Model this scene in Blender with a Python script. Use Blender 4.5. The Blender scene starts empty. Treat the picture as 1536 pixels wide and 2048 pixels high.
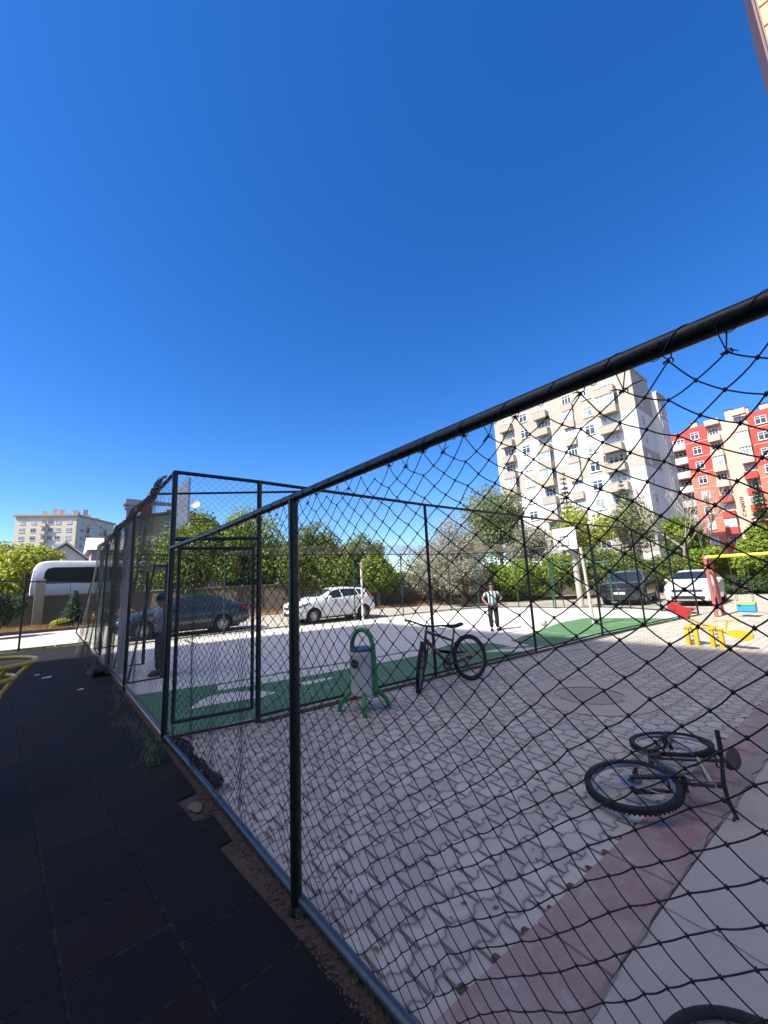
import bpy, bmesh, math, random
import numpy as np
from mathutils import Vector, Matrix
random.seed(7); rng = np.random.default_rng(7)
SC = bpy.context.scene
COL = SC.collection
PI = math.pi
# ---------------------------------------------------------------- camera
F_PX = 795.0
def nz(v):
    v = np.array(v, float); return v/np.linalg.norm(v)
_X = nz((969, -93, -F_PX)); _Y = nz((-669, -172, -F_PX)); _Z = nz(np.cross(_X, _Y)); _Y = np.cross(_Z, _X)
RW = np.array([_X, _Y, _Z])            # rows = world axes seen from the camera; RW @ cam = world
EYE = np.array([0.0, 0.0, 1.6])
cam_d = bpy.data.cameras.new('camera'); cam = bpy.data.objects.new('camera', cam_d); COL.objects.link(cam)
cam_d.sensor_fit = 'VERTICAL'; cam_d.sensor_height = 24.0; cam_d.lens = 24.0*F_PX/2048
cam_d.clip_start = 0.02; cam_d.clip_end = 3000
M4 = Matrix([[*RW[i], EYE[i]] for i in range(3)]+[[0, 0, 0, 1]])
cam.matrix_world = M4; SC.camera = cam
def ray(px, py): return RW @ nz((px-768, 1024-py, -F_PX))
def atR(px, py, d):                    # survey helper: photo pixel + horizontal range in metres -> world point
    r = ray(px, py); return EYE+r*d/math.hypot(r[0], r[1])
def atX(px, py, x):
    r = ray(px, py); return EYE+r*x/r[0]
def atY(px, py, y):
    r = ray(px, py); return EYE+r*y/r[1]
def gnd(px, py, z=0.0):
    r = ray(px, py); return EYE+r*(z-EYE[2])/r[2]
# ---------------------------------------------------------------- world, sun, exposure
SUN_EL = math.radians(50); SUN_TRAVEL = Vector((0.993, -0.12, 0)).normalized()   # horizontal direction the light travels
W = bpy.data.worlds.new("World"); SC.world = W; W.use_nodes = True
nt = W.node_tree; nt.nodes.clear()
sky = nt.nodes.new('ShaderNodeTexSky'); sky.sky_type = 'NISHITA'; sky.sun_disc = False
sky.sun_elevation = SUN_EL; 
_to = -SUN_TRAVEL                      # direction towards the sun
sky.sun_rotation = math.atan2(_to.x, _to.y)
sky.altitude = 1050; sky.air_density = 1.0; sky.dust_density = 0.4; sky.ozone_density = 4.0
hs = nt.nodes.new('ShaderNodeHueSaturation'); hs.inputs['Saturation'].default_value = 1.31; hs.inputs['Value'].default_value = 1.03; hs.inputs['Hue'].default_value = 0.510
bg = nt.nodes.new('ShaderNodeBackground'); bg.inputs['Strength'].default_value = 0.125
ow = nt.nodes.new('ShaderNodeOutputWorld')
nt.links.new(sky.outputs[0], hs.inputs['Color']); 
# warm glow lobe added to the sky around the sun to brighten shade
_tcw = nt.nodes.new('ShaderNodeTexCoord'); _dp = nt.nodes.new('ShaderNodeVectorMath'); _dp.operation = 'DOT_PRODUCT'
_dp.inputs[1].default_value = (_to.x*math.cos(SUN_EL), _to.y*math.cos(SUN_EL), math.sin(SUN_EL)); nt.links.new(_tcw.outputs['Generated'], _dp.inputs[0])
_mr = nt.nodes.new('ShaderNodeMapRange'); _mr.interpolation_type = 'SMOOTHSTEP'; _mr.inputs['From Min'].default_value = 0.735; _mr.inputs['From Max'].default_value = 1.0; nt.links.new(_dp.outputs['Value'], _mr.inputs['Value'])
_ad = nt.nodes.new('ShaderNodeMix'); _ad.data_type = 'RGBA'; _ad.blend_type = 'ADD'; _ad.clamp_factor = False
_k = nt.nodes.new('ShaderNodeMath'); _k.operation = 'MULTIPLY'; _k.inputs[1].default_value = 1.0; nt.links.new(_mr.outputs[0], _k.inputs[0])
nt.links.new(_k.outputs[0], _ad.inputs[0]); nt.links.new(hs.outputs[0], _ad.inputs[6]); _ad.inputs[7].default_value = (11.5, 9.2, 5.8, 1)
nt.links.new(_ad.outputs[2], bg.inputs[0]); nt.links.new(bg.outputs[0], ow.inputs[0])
sl = bpy.data.lights.new('sun', 'SUN'); sl.energy = 5.0; sl.angle = math.radians(0.53); sl.color = (1.0, 0.955, 0.88)
so = bpy.data.objects.new('sun', sl); COL.objects.link(so)
sd = Vector((SUN_TRAVEL.x*math.cos(SUN_EL), SUN_TRAVEL.y*math.cos(SUN_EL), -math.sin(SUN_EL)))
so.rotation_euler = sd.to_track_quat('-Z', 'Y').to_euler(); so.location = (-10, 5, 40)
SC.view_settings.view_transform = 'Standard'; SC.view_settings.look = 'None'
SC.view_settings.exposure = 0.92; SC.view_settings.gamma = 1.0
SC.render.engine = 'CYCLES'
try:
    SC.cycles.max_bounces = 6; SC.cycles.transparent_max_bounces = 24
except Exception: pass
# ---------------------------------------------------------------- node expression helper
class Ex:
    def __init__(s, t, k): s.t = t; s.k = k
    def _m(s, op, *a, clamp=False):
        n = s.t.nodes.new('ShaderNodeMath'); n.operation = op; n.use_clamp = clamp
        for i, v in enumerate((s,)+a):
            if isinstance(v, Ex): s.t.links.new(v.k, n.inputs[i])
            else: n.inputs[i].default_value = v
        return Ex(s.t, n.outputs[0])
    def __add__(s, o): return s._m('ADD', o)
    def __sub__(s, o): return s._m('SUBTRACT', o)
    def __mul__(s, o): return s._m('MULTIPLY', o)
    def __truediv__(s, o): return s._m('DIVIDE', o)
    def floor(s): return s._m('FLOOR')
    def frac(s): return s._m('FRACT')
    def abs(s): return s._m('ABSOLUTE')
    def min(s, o): return s._m('MINIMUM', o)
    def max(s, o): return s._m('MAXIMUM', o)
    def lt(s, o): return s._m('LESS_THAN', o)
    def gt(s, o): return s._m('GREATER_THAN', o)
    def mod(s, o): return s._m('FLOORED_MODULO', o)
    def ramp(s, a, b):
        n = s.t.nodes.new('ShaderNodeMapRange'); n.clamp = True
        n.inputs['From Min'].default_value = a; n.inputs['From Max'].default_value = b
        s.t.links.new(s.k, n.inputs['Value']); return Ex(s.t, n.outputs[0])
def mat_base(name):
    m = bpy.data.materials.new(name); m.use_nodes = True; t = m.node_tree
    b = t.nodes['Principled BSDF']; return m, t, b
def tc(t, kind='Object', rot=0.0):
    n = t.nodes.new('ShaderNodeTexCoord'); o = n.outputs[kind]
    if rot:
        mp = t.nodes.new('ShaderNodeMapping'); mp.inputs['Rotation'].default_value = (0, 0, rot); t.links.new(o, mp.inputs[0]); o = mp.outputs[0]
    return o
def sep(t, o):
    n = t.nodes.new('ShaderNodeSeparateXYZ'); t.links.new(o, n.inputs[0]); return [Ex(t, n.outputs[i]) for i in range(3)]
def noise(t, o, scale, det=3, rough=0.55):
    n = t.nodes.new('ShaderNodeTexNoise'); n.inputs['Scale'].default_value = scale; n.inputs['Detail'].default_value = det; n.inputs['Roughness'].default_value = rough
    t.links.new(o, n.inputs['Vector']); return Ex(t, n.outputs['Fac'])
def wnoise(t, a, b):
    c = t.nodes.new('ShaderNodeCombineXYZ'); t.links.new(a.k, c.inputs[0]); t.links.new(b.k, c.inputs[1])
    n = t.nodes.new('ShaderNodeTexWhiteNoise'); t.links.new(c.outputs[0], n.inputs['Vector']); return Ex(t, n.outputs['Value'])
def mix(t, f, a, b):
    n = t.nodes.new('ShaderNodeMix'); n.data_type = 'RGBA'
    if isinstance(f, Ex): t.links.new(f.k, n.inputs[0])
    else: n.inputs[0].default_value = f
    for i, v in ((6, a), (7, b)):
        if hasattr(v, 'links'): t.links.new(v, n.inputs[i])
        else: n.inputs[i].default_value = (*v, 1)
    return n.outputs[2]
def bump(t, b, h, strength, dist):
    n = t.nodes.new('ShaderNodeBump'); n.inputs['Strength'].default_value = strength; n.inputs['Distance'].default_value = dist
    t.links.new(h.k, n.inputs['Height']); t.links.new(n.outputs[0], b.inputs['Normal'])
MC = {}
def mat(name, col, rough=0.6, metal=0.0, var=0.12, scale=6.0, bmp=0.0, spec=0.5, coat=0.0, trans=0.0, dirt=0.0):
    """generic weathered surface: base colour with two scales of noise"""
    if name in MC: return MC[name]
    m, t, b = mat_base(name); o = tc(t)
    n1 = noise(t, o, scale, 4); n2 = noise(t, o, scale*7, 3)
    f = (n1*0.65+n2*0.35).ramp(0.3, 0.7)
    c1 = tuple(max(0, c*(1-var)) for c in col); c2 = tuple(min(1, c*(1+var)) for c in col)
    k = mix(t, f, c1, c2)
    if dirt:
        n3 = noise(t, o, scale*0.6, 6, 0.7).ramp(0.52, 0.72)*dirt
        k = mix(t, n3, k, (0.10, 0.085, 0.065))
    t.links.new(k, b.inputs['Base Color'])
    b.inputs['Roughness'].default_value = rough; b.inputs['Metallic'].default_value = metal
    b.inputs['Specular IOR Level'].default_value = spec; b.inputs['Coat Weight'].default_value = coat
    if bmp: bump(t, b, n2, bmp, 0.01)
    MC[name] = m; return m
# ---------------------------------------------------------------- mesh builder
def rot_to(d):
    return Vector(d).normalized().to_track_quat('Z', 'Y').to_matrix()
class MB:
    def __init__(s): s.v = []; s.f = []
    def add(s, vs, fs):
        k = len(s.v); s.v += [tuple(map(float, p)) for p in vs]; s.f += [tuple(i+k for i in f) for f in fs]; return s
    def box(s, c, d, R=None):
        x, y, z = (q/2 for q in d); R = R or Matrix.Identity(3); c = Vector(c)
        vs = [c+R@Vector(p) for p in ((-x,-y,-z),(x,-y,-z),(x,y,-z),(-x,y,-z),(-x,-y,z),(x,-y,z),(x,y,z),(-x,y,z))]
        return s.add(vs, ((0,3,2,1),(4,5,6,7),(0,1,5,4),(1,2,6,5),(2,3,7,6),(3,0,4,7)))
    def bb(s, x0, x1, y0, y1, z0, z1): return s.box(((x0+x1)/2,(y0+y1)/2,(z0+z1)/2), (x1-x0,y1-y0,z1-z0))
    def rbox(s, c, d, r, R=None):            # box with bevelled vertical + horizontal edges
        bm = bmesh.new(); bmesh.ops.create_cube(bm, size=1.0)
        for v in bm.verts: v.co = Vector((v.co.x*d[0], v.co.y*d[1], v.co.z*d[2]))
        bmesh.ops.bevel(bm, geom=bm.edges[:], offset=r, segments=2, profile=0.7, affect='EDGES')
        R = R or Matrix.Identity(3); bm.verts.index_update()
        s.add([Vector(c)+R@v.co for v in bm.verts], [[v.index for v in f.verts] for f in bm.faces]); bm.free(); return s
    def tube(s, pts, r, n=8, cap=True, closed=False):
        pts = [Vector(p) for p in pts]; m = len(pts)
        rs = r if hasattr(r, '__len__') else [r]*m
        up = None; rings = []
        for i, p in enumerate(pts):
            if closed: d = pts[(i+1) % m]-pts[i-1]
            else: d = pts[min(i+1, m-1)]-pts[max(i-1, 0)]
            if d.length < 1e-9: d = Vector((0, 0, 1))
            d.normalize()
            if up is None:
                up = Vector((0, 0, 1)) if abs(d.z) < 0.95 else Vector((1, 0, 0))
            a = (up-d*up.dot(d))
            if a.length < 1e-6: a = d.orthogonal()
            a.normalize(); bvec = d.cross(a); up = a
            rings.append([p+(a*math.cos(2*PI*k/n)+bvec*math.sin(2*PI*k/n))*rs[i] for k in range(n)])
        vs = [q for rg in rings for q in rg]; fs = []
        for i in range(m if closed else m-1):
            for k in range(n):
                a0 = i*n+k; a1 = i*n+(k+1) % n; j = ((i+1) % m)*n
                fs.append((a0, a1, j+(k+1) % n, j+k))
        if cap and not closed:
            fs.append(tuple(range(n-1, -1, -1))); fs.append(tuple((m-1)*n+k for k in range(n)))
        return s.add(vs, fs)
    def lathe(s, prof, n=24, c=(0, 0, 0), axis=(0, 0, 1), cap=True):
        R = rot_to(axis) if tuple(axis) != (0, 0, 1) else Matrix.Identity(3); c = Vector(c); vs = []; fs = []
        for r, z in prof:
            for k in range(n):
                a = 2*PI*k/n; vs.append(c+R@Vector((r*math.cos(a), r*math.sin(a), z)))
        for i in range(len(prof)-1):
            for k in range(n): fs.append((i*n+k, i*n+(k+1) % n, (i+1)*n+(k+1) % n, (i+1)*n+k))
        if cap:
            fs.append(tuple(range(n-1, -1, -1))); fs.append(tuple((len(prof)-1)*n+k for k in range(n)))
        return s.add(vs, fs)
    def ball(s, c, r, n=12, R=None):
        r = r if hasattr(r, '__len__') else (r, r, r); vs = []; fs = []; h = n//2; R = R or Matrix.Identity(3); c = Vector(c)
        for i in range(h+1):
            t = PI*i/h
            for k in range(n):
                a = 2*PI*k/n; vs.append(c+R@Vector((r[0]*math.sin(t)*math.cos(a), r[1]*math.sin(t)*math.sin(a), r[2]*math.cos(t))))
        for i in range(h):
            for k in range(n): fs.append((i*n+k, (i+1)*n+k, (i+1)*n+(k+1) % n, i*n+(k+1) % n))
        return s.add(vs, fs)
    def poly(s, pts, z0, z1):                # extruded plan polygon (counter-clockwise)
        n = len(pts); vs = [(x, y, z0) for x, y in pts]+[(x, y, z1) for x, y in pts]
        fs = [tuple(range(n-1, -1, -1)), tuple(range(n, 2*n))]+[(i, (i+1) % n, n+(i+1) % n, n+i) for i in range(n)]
        return s.add(vs, fs)
    def slab(s, pts3, off):                  # planar outline given thickness vector `off`
        n = len(pts3); o = Vector(off); a = [Vector(p) for p in pts3]; vs = a+[p+o for p in a]
        fs = [tuple(range(n-1, -1, -1)), tuple(range(n, 2*n))]+[(i, (i+1) % n, n+(i+1) % n, n+i) for i in range(n)]
        return s.add(vs, fs)
    def sheet(s, pts, z): return s.add([(x, y, z) for x, y in pts], [tuple(range(len(pts)))])
    def xf(s, M):
        s.v = [tuple(M@Vector(p)) for p in s.v]; return s
    def build(s, name, m, parent=None, smooth=False, world=False):
        me = bpy.data.meshes.new(name)
        vs = s.v
        if world and parent is not None: vs = [tuple(Vector(p)-parent.location) for p in vs]
        me.from_pydata(vs, [], s.f); me.update()
        bm = bmesh.new(); bm.from_mesh(me); bmesh.ops.recalc_face_normals(bm, faces=bm.faces[:]); bm.to_mesh(me); bm.free()
        if smooth:
            me.polygons.foreach_set('use_smooth', [True]*len(me.polygons))
            try: me.set_sharp_from_angle(angle=math.radians(38))
            except Exception: pass
        me.materials.append(m); o = bpy.data.objects.new(name, me); COL.objects.link(o)
        if parent is not None: o.parent = parent
        return o
def np_mesh(name, V, Q, m, parent=None, smooth=False):
    me = bpy.data.meshes.new(name); k = Q.shape[1]
    me.vertices.add(len(V)); me.vertices.foreach_set('co', V.astype(np.float32).ravel())
    me.loops.add(Q.size); me.loops.foreach_set('vertex_index', Q.astype(np.int32).ravel())
    me.polygons.add(len(Q)); me.polygons.foreach_set('loop_start', np.arange(0, Q.size, k, dtype=np.int32))
    try: me.polygons.foreach_set('loop_total', np.full(len(Q), k, dtype=np.int32))
    except Exception: pass
    me.update(calc_edges=True)
    if smooth: me.polygons.foreach_set('use_smooth', np.ones(len(Q), dtype=bool))
    me.materials.append(m); o = bpy.data.objects.new(name, me); COL.objects.link(o)
    if parent is not None: o.parent = parent
    return o
def seg_tubes(A, B, r, sides=3, ref=(0, 0, 1)):
    """prisms between point arrays A and B"""
    d = B-A; L = np.linalg.norm(d, axis=1, keepdims=True); d = d/np.maximum(L, 1e-9)
    ref = np.array(ref, float); p = np.cross(d, ref); nl = np.linalg.norm(p, axis=1, keepdims=True)
    alt = np.cross(d, np.array([0.3, 0.9, 0.1])); p = np.where(nl > 1e-3, p, alt); p /= np.linalg.norm(p, axis=1, keepdims=True)
    q = np.cross(d, p); r = np.broadcast_to(np.asarray(r, float).reshape(-1, 1), (len(A), 1)) if np.ndim(r) else r
    rings = []
    for E_ in (A, B):
        for k in range(sides):
            a = 2*PI*k/sides; rings.append(E_+r*(math.cos(a)*p+math.sin(a)*q))
    V = np.stack(rings, axis=1).reshape(-1, 3); N = len(A); base = (np.arange(N)*2*sides)[:, None]
    Q = []
    for k in range(sides):
        Q.append(np.concatenate([base+k, base+(k+1) % sides, base+sides+(k+1) % sides, base+sides+k], axis=1))
    return V, np.concatenate(Q, axis=0)
# ---------------------------------------------------------------- tagging
def tag(o, label=None, cat=None, group=None, kind=None):
    if label: o['label'] = label
    if cat: o['category'] = cat
    if group: o['group'] = group
    if kind: o['kind'] = kind
    return o
def thing(name, label, cat, loc=(0, 0, 0), rz=0.0, group=None, rot=None):
    o = bpy.data.objects.new(name, None); COL.objects.link(o); o.location = loc
    o.rotation_euler = rot if rot else (0, 0, rz); o.empty_display_size = 0.2
    return tag(o, label, cat, group)
def dup(root, loc, rz, label, group=None):
    r = root.copy(); COL.objects.link(r); r.location = loc; r.rotation_euler = (0, 0, rz); r['label'] = label
    if group: r['group'] = group
    for ch in list(root.children):
        c = ch.copy(); COL.objects.link(c); c.parent = r
        for g2 in ch.children:
            d = g2.copy(); COL.objects.link(d); d.parent = c
    return r
def struct(o): o['kind'] = 'structure'; return o
# ================================================================= GROUND
def m_pavers(name, w, h, amp, base, var, joint, rot=0.0, jw=0.0075):
    m, t, b = mat_base(name); o = tc(t, rot=rot); x, y, z = sep(t, o)
    wob = noise(t, o, 9, 2); x = x+(wob-0.5)*0.005; y = y+(wob-0.5)*0.005
    tri = ((x/w).frac()-0.5).abs()*2.0           # 0..1..0
    zig = ((tri.ramp(0.36, 0.64)))*amp
    yy = (y+zig)/h; row = yy.floor(); fy = yy.frac()
    odd = row.mod(2.0)*0.5
    uu = x/w+odd*1.0; cellx = uu.floor(); fx = uu.frac()
    # odd rows carry the mirrored step so the blocks interlock
    dy = fy.min((fy*-1.0)+1.0)*h; dx = fx.min((fx*-1.0)+1.0)*w
    jn = noise(t, o, 35, 3)*0.006; gx = (dx-jn).ramp(jw*0.3, jw*0.95); gy = (dy-jn).ramp(jw*0.1, jw*0.75); d = dy.min(dx); groove = gx.min(gy*0.5+0.5)
    edge = d.ramp(0.0, 0.03)
    rnd = wnoise(t, cellx, row)
    big = noise(t, o, 0.8, 4, 0.6); fine = noise(t, o, 150, 2, 0.6); mid = noise(t, o, 14, 4, 0.65)
    c1 = tuple(c*(1-var) for c in base); c2 = tuple(c*(1+var) for c in base)
    k = mix(t, rnd*0.45+mid*0.35+big*0.2, c1, c2)
    k = mix(t, (big.ramp(0.52, 0.7))*0.35, k, (base[0]*0.62, base[1]*0.60, base[2]*0.58))
    k = mix(t, fine.ramp(0.62, 0.75)*0.35, k, (base[0]*0.5, base[1]*0.5, base[2]*0.5))
    k = mix(t, noise(t, o, 42, 2).ramp(0.70, 0.74)*0.5, k, (min(1, base[0]*1.6), min(1, base[1]*1.6), min(1, base[2]*1.55)))
    k = mix(t, (edge*-1.0+1.0)*0.45, k, (base[0]*0.55, base[1]*0.53, base[2]*0.48))
    st = noise(t, o, 3.3, 5, 0.7).ramp(0.56, 0.66)*0.4; k = mix(t, st, k, (base[0]*0.6, base[1]*0.58, base[2]*0.55))
    k = mix(t, groove, joint, k); t.links.new(k, b.inputs['Base Color']); b.inputs['Roughness'].default_value = 0.85
    bump(t, b, groove*0.9+fine*0.10+rnd*0.35+mid*0.1, 1.0, 0.009)
    return m
def m_rubber(name, s=0.5, rot=0.0):
    m, t, b = mat_base(name); o = tc(t, rot=rot); x, y, z = sep(t, o)
    wob = noise(t, o, 2.5, 2); x = x+(wob-0.5)*0.03+0.064; y = y+(wob-0.5)*0.03
    col = (x/s).floor(); off = wnoise(t, col, col*0.0+3.0)*0.5
    fx = (x/s).frac(); yy = y/s+off; row = yy.floor(); fy = yy.frac()
    d = (fx.min((fx*-1.0)+1.0)).min(fy.min((fy*-1.0)+1.0))*s; groove = d.ramp(0.003, 0.009)
    rnd = wnoise(t, col, row); r2 = wnoise(t, row, col+7.0)
    k = mix(t, rnd.gt(0.5), (0.0085, 0.0058, 0.0066), (0.0042, 0.0056, 0.0078))
    k = mix(t, r2.gt(0.8), k, (0.0115, 0.0095, 0.0085))
    fine = noise(t, o, 260, 2, 0.7); big = noise(t, o, 1.3, 5, 0.65); gran = noise(t, o, 60, 3, 0.7)
    k = mix(t, big.ramp(0.45, 0.75)*0.35, k, (0.013, 0.012, 0.011))
    k = mix(t, fine.ramp(0.66, 0.74)*0.5, k, (0.032, 0.03, 0.028))
    k = mix(t, gran.ramp(0.68, 0.75)*0.35, k, (0.006, 0.006, 0.006))
    weed = noise(t, o, 18, 4, 0.7).ramp(0.48, 0.62)
    jcol = mix(t, weed, (0.002, 0.002, 0.002), (0.035, 0.036, 0.018))
    k = mix(t, groove, jcol, k); t.links.new(k, b.inputs['Base Color']); b.inputs['Roughness'].default_value = 0.9
    b.inputs['Specular IOR Level'].default_value = 0.25
    bump(t, b, groove*0.9+fine*0.12+gran*0.1+rnd*0.5, 0.8, 0.01)
    return m
def m_concrete(name, base, crack=0.0, spots=0.3, scale=1.0, rough=0.88, stain=(0.12, 0.11, 0.10)):
    m, t, b = mat_base(name); o = tc(t)
    big = noise(t, o, 0.9*scale, 5, 0.62); mid = noise(t, o, 8*scale, 4, 0.65); fine = noise(t, o, 120*scale, 2, 0.7)
    k = mix(t, big*0.5+mid*0.5, tuple(c*0.80 for c in base), tuple(min(1, c*1.18) for c in base))
    k = mix(t, big.ramp(0.55, 0.72)*spots, k, stain)
    k = mix(t, fine.ramp(0.62, 0.72)*0.4, k, tuple(c*0.55 for c in base))
    if crack:
        v = t.nodes.new('ShaderNodeTexVoronoi'); v.feature = 'DISTANCE_TO_EDGE'; v.inputs['Scale'].default_value = crack
        wv = t.nodes.new('ShaderNodeVectorMath'); wv.operation = 'ADD'
        nn = t.nodes.new('ShaderNodeTexNoise'); nn.inputs['Scale'].default_value = 3.0; t.links.new(o, nn.inputs['Vector'])
        sc_ = t.nodes.new('ShaderNodeVectorMath'); sc_.operation = 'SCALE'; sc_.inputs['Scale'].default_value = 0.5; t.links.new(nn.outputs['Color'], sc_.inputs[0])
        t.links.new(o, wv.inputs[0]); t.links.new(sc_.outputs[0], wv.inputs[1]); t.links.new(wv.outputs[0], v.inputs['Vector'])
        e = Ex(t, v.outputs['Distance']); cr = e.ramp(0.0, 0.006*crack)
        k = mix(t, (cr*-1.0+1.0)*0.6, k, tuple(c*0.3 for c in base))
    t.links.new(k, b.inputs['Base Color']); b.inputs['Roughness'].default_value = rough
    bump(t, b, fine*0.4+mid*0.6, 0.35, 0.006)
    return m
def m_soil(name, a, b_, c):
    m, t, b = mat_base(name); o = tc(t)
    n1 = noise(t, o, 1.2, 6, 0.7); n2 = noise(t, o, 22, 4, 0.7); n3 = noise(t, o, 80, 2)
    k = mix(t, n1.ramp(0.35, 0.65), a, b_); k = mix(t, n2.ramp(0.5, 0.65), k, c)
    k = mix(t, n3.ramp(0.66, 0.72)*0.6, k, (0.34, 0.31, 0.27))
    t.links.new(k, b.inputs['Base Color']); b.inputs['Roughness'].default_value = 0.95; bump(t, b, n2+n3*0.5, 0.8, 0.02)
    return m
M_PAV = m_pavers('zigzag pavers', 0.2, 0.145, 0.03, (0.445, 0.415, 0.345), 0.30, (0.135, 0.122, 0.104), rot=math.radians(2.5))
def KU(x): return 1.338-0.043*x
KR = Matrix.Rotation(math.atan(-0.043), 3, 'Z')
M_PAV2 = m_pavers('light block pavers', 0.2, 0.1, 0.0, (0.68, 0.61, 0.52), 0.12, (0.20, 0.18, 0.16), rot=0.6)
M_RUB = m_rubber('rubber tiles', 0.41, rot=math.radians(-4.3))
M_COURT = m_concrete('pale court slab', (0.68, 0.635, 0.55), crack=0.2, spots=0.25, rough=0.8)
M_WALK = m_concrete('walkway concrete', (0.39, 0.36, 0.305), spots=0.35)
M_DIRT = m_soil('dirt', (0.045, 0.030, 0.022), (0.085, 0.055, 0.042), (0.025, 0.018, 0.014))
M_VERGE = m_soil('dry verge', (0.20, 0.15, 0.085), (0.30, 0.23, 0.13), (0.12, 0.13, 0.05))
def m_paint(name, col, wear):
    m, t, b = mat_base(name); o = tc(t); n = noise(t, o, 2.2, 6, 0.72); n2 = noise(t, o, 30, 3)
    k = mix(t, noise(t, o, 1.1, 3), tuple(c*0.8 for c in col), tuple(c*1.2 for c in col))
    k = mix(t, n.ramp(0.60, 0.66)*wear, k, (0.42, 0.42, 0.41)); k = mix(t, n2.ramp(0.66, 0.72)*0.4, k, tuple(c*0.5 for c in col))
    t.links.new(k, b.inputs['Base Color']); b.inputs['Roughness'].default_value = 0.7; bump(t, b, n2, 0.2, 0.004); return m
M_GREEN = m_paint('green court paint', (0.080, 0.195, 0.075), 0.45)
def m_kerb():
    m, t, b = mat_base('faded red kerb'); o = tc(t); n = noise(t, o, 1.6, 6, 0.75); n2 = noise(t, o, 9, 5, 0.7); n3 = noise(t, o, 60, 3)
    x, y, z = sep(t, o); blk = wnoise(t, (x/0.72).floor(), x*0.0+1.0)
    k = mix(t, (n*.6+n2*.4).ramp(0.38, 0.60), (0.255, 0.125, 0.10), (0.33, 0.265, 0.225)); k = mix(t, blk*.35, k, (0.36, 0.31, 0.27)); k = mix(t, n2.ramp(0.60, 0.68)*0.7, k, (0.36, 0.33, 0.29))
    k = mix(t, n3.ramp(0.62, 0.72)*0.5, k, (0.14, 0.08, 0.07)); t.links.new(k, b.inputs['Base Color']); b.inputs['Roughness'].default_value = .85; bump(t, b, n2+n3*.4, .5, .008); return m
M_REDK = m_kerb()

struct(MB().sheet([(-900, -900), (1200, -900), (1200, 1400), (-900, 1400)], -0.06).build('ground', M_DIRT))
# paved yard: everything right of the fence and all around the court
PAVZ = 0.0
struct(MB().sheet([(1.10, 1.285), (60, -1.25), (60, 16.5), (36, 16.5), (20.9, 18.5), (14.0, 22.2), (4.5, 27.5), (1.2, 28.2), (1.1, 15.2)], PAVZ).build('yard_paving', M_PAV))
struct(MB().sheet([(-40, 17.6), (1.2, 17.6), (1.2, 25.4), (-40, 25.4)], 0.004).build('path', M_PAV2))
# rubber tiles left of the fence
struct(MB().add([(-40, -8, 0), (1.14, -8, 0), (1.045, 1.0, 0), (1.02, 1.71, 0), (0.96, 2.56, 0), (0.94, 2.91, 0), (1.03, 2.93, 0), (1.03, 3.30, 0), (0.90, 3.33, 0), (0.88, 3.73, 0), (1.03, 3.76, 0), (1.04, 5.3, 0), (1.06, 17.2, 0), (-40, 17.2, 0)], [tuple(range(14))]).build('rubber_flooring', M_RUB))
# dirt strip with rubble under the fence
struct(MB().sheet([(0.60, -8), (1.12, -8), (1.12, 15.3), (0.60, 15.3)], -0.012).build('soil_strip', M_DIRT))
struct(MB().sheet([(-40, 17.2), (1.1, 17.2), (1.1, 17.6), (-40, 17.6)], -0.008).build('soil_edge', M_VERGE))
# court slab, slightly proud, green paint on top
COURT = [(1.10, 5.24), (5.0, 4.90), (10.8, 4.62), (17.0, 4.0), (18.6, 6.6), (18.9, 8.0), (18.3, 10.2), (17.4, 13.0), (12.8, 14.2), (7.6, 14.95), (1.14, 15.05)]
struct(MB().poly(COURT, -0.03, 0.012).build('court_slab', M_COURT))
def gp(*pts): return [tuple(gnd(px, py)[:2]) for px, py in pts]
gz = 0.016
near = [(17.0,4.02),(10.8,4.64),(5.0,4.92),(1.14,5.26)]
gA = [(1.14,7.7)]+gp((270,1392),(350,1381),(432,1370),(512,1356),(593,1340),(702,1324),(823,1302),(866,1297),(885,1302),(960,1306))+[(8.0,4.74)]+near[2:]
struct(MB().sheet(gA, gz).build('court_paint', M_GREEN))
for isl in (((377,1422),(400,1404),(420,1395),(471,1386),(522,1385),(553,1387),(526,1397),(471,1405),(424,1412)), ((434,1373),(512,1359),(600,1343),(702,1327),(823,1305),(862,1300),(858,1309),(760,1328),(702,1338),(640,1350),(593,1358),(512,1372),(436,1384)), ((598,1368),(640,1360),(668,1356),(660,1361),(610,1373))):
    struct(MB().sheet(gp(*isl), gz+0.0035).build('bare_court_patch', M_COURT))
gB = gp((862,1303),(905,1288),(985,1287),(1022,1294),(960,1306),(900,1310)); struct(MB().sheet(gB, gz).build('court_paint', M_GREEN))
gC = gp((1022,1283),(1060,1268),(1120,1246),(1168,1237),(1260,1236),(1345,1238))+[(16.6,4.06),(10.8,4.64),(8.7,4.78)]+gp((990,1300),(1060,1292))
struct(MB().sheet(gC, gz).build('court_paint', M_GREEN))
M_LINE = m_paint('worn white court line', (0.60, 0.60, 0.58), 0.3)
def stripe(pts, w, z, m, name):
    mb = MB(); L = []; Rr = []
    for i, p in enumerate(pts):
        p = Vector(p); d = (Vector(pts[min(i+1, len(pts)-1)])-Vector(pts[max(i-1, 0)])).normalized(); n = Vector((-d.y, d.x))
        L.append(p+n*w/2); Rr.append(p-n*w/2)
    mb.add([(q.x, q.y, z) for q in L+Rr[::-1]], [tuple(range(2*len(pts)))]); return struct(mb.build(name, m))
stripe(gp((1078,1293),(1130,1302),(1180,1296)), 0.05, gz+0.004, M_LINE, 'court_line')
stripe(gp((1130,1276),(1160,1272),(1196,1272)), 0.05, gz+0.004, M_LINE, 'court_line')
stripe(gp((1240,1247),(1290,1245),(1345,1243)), 0.05, gz+0.004, M_LINE, 'court_line')
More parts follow.
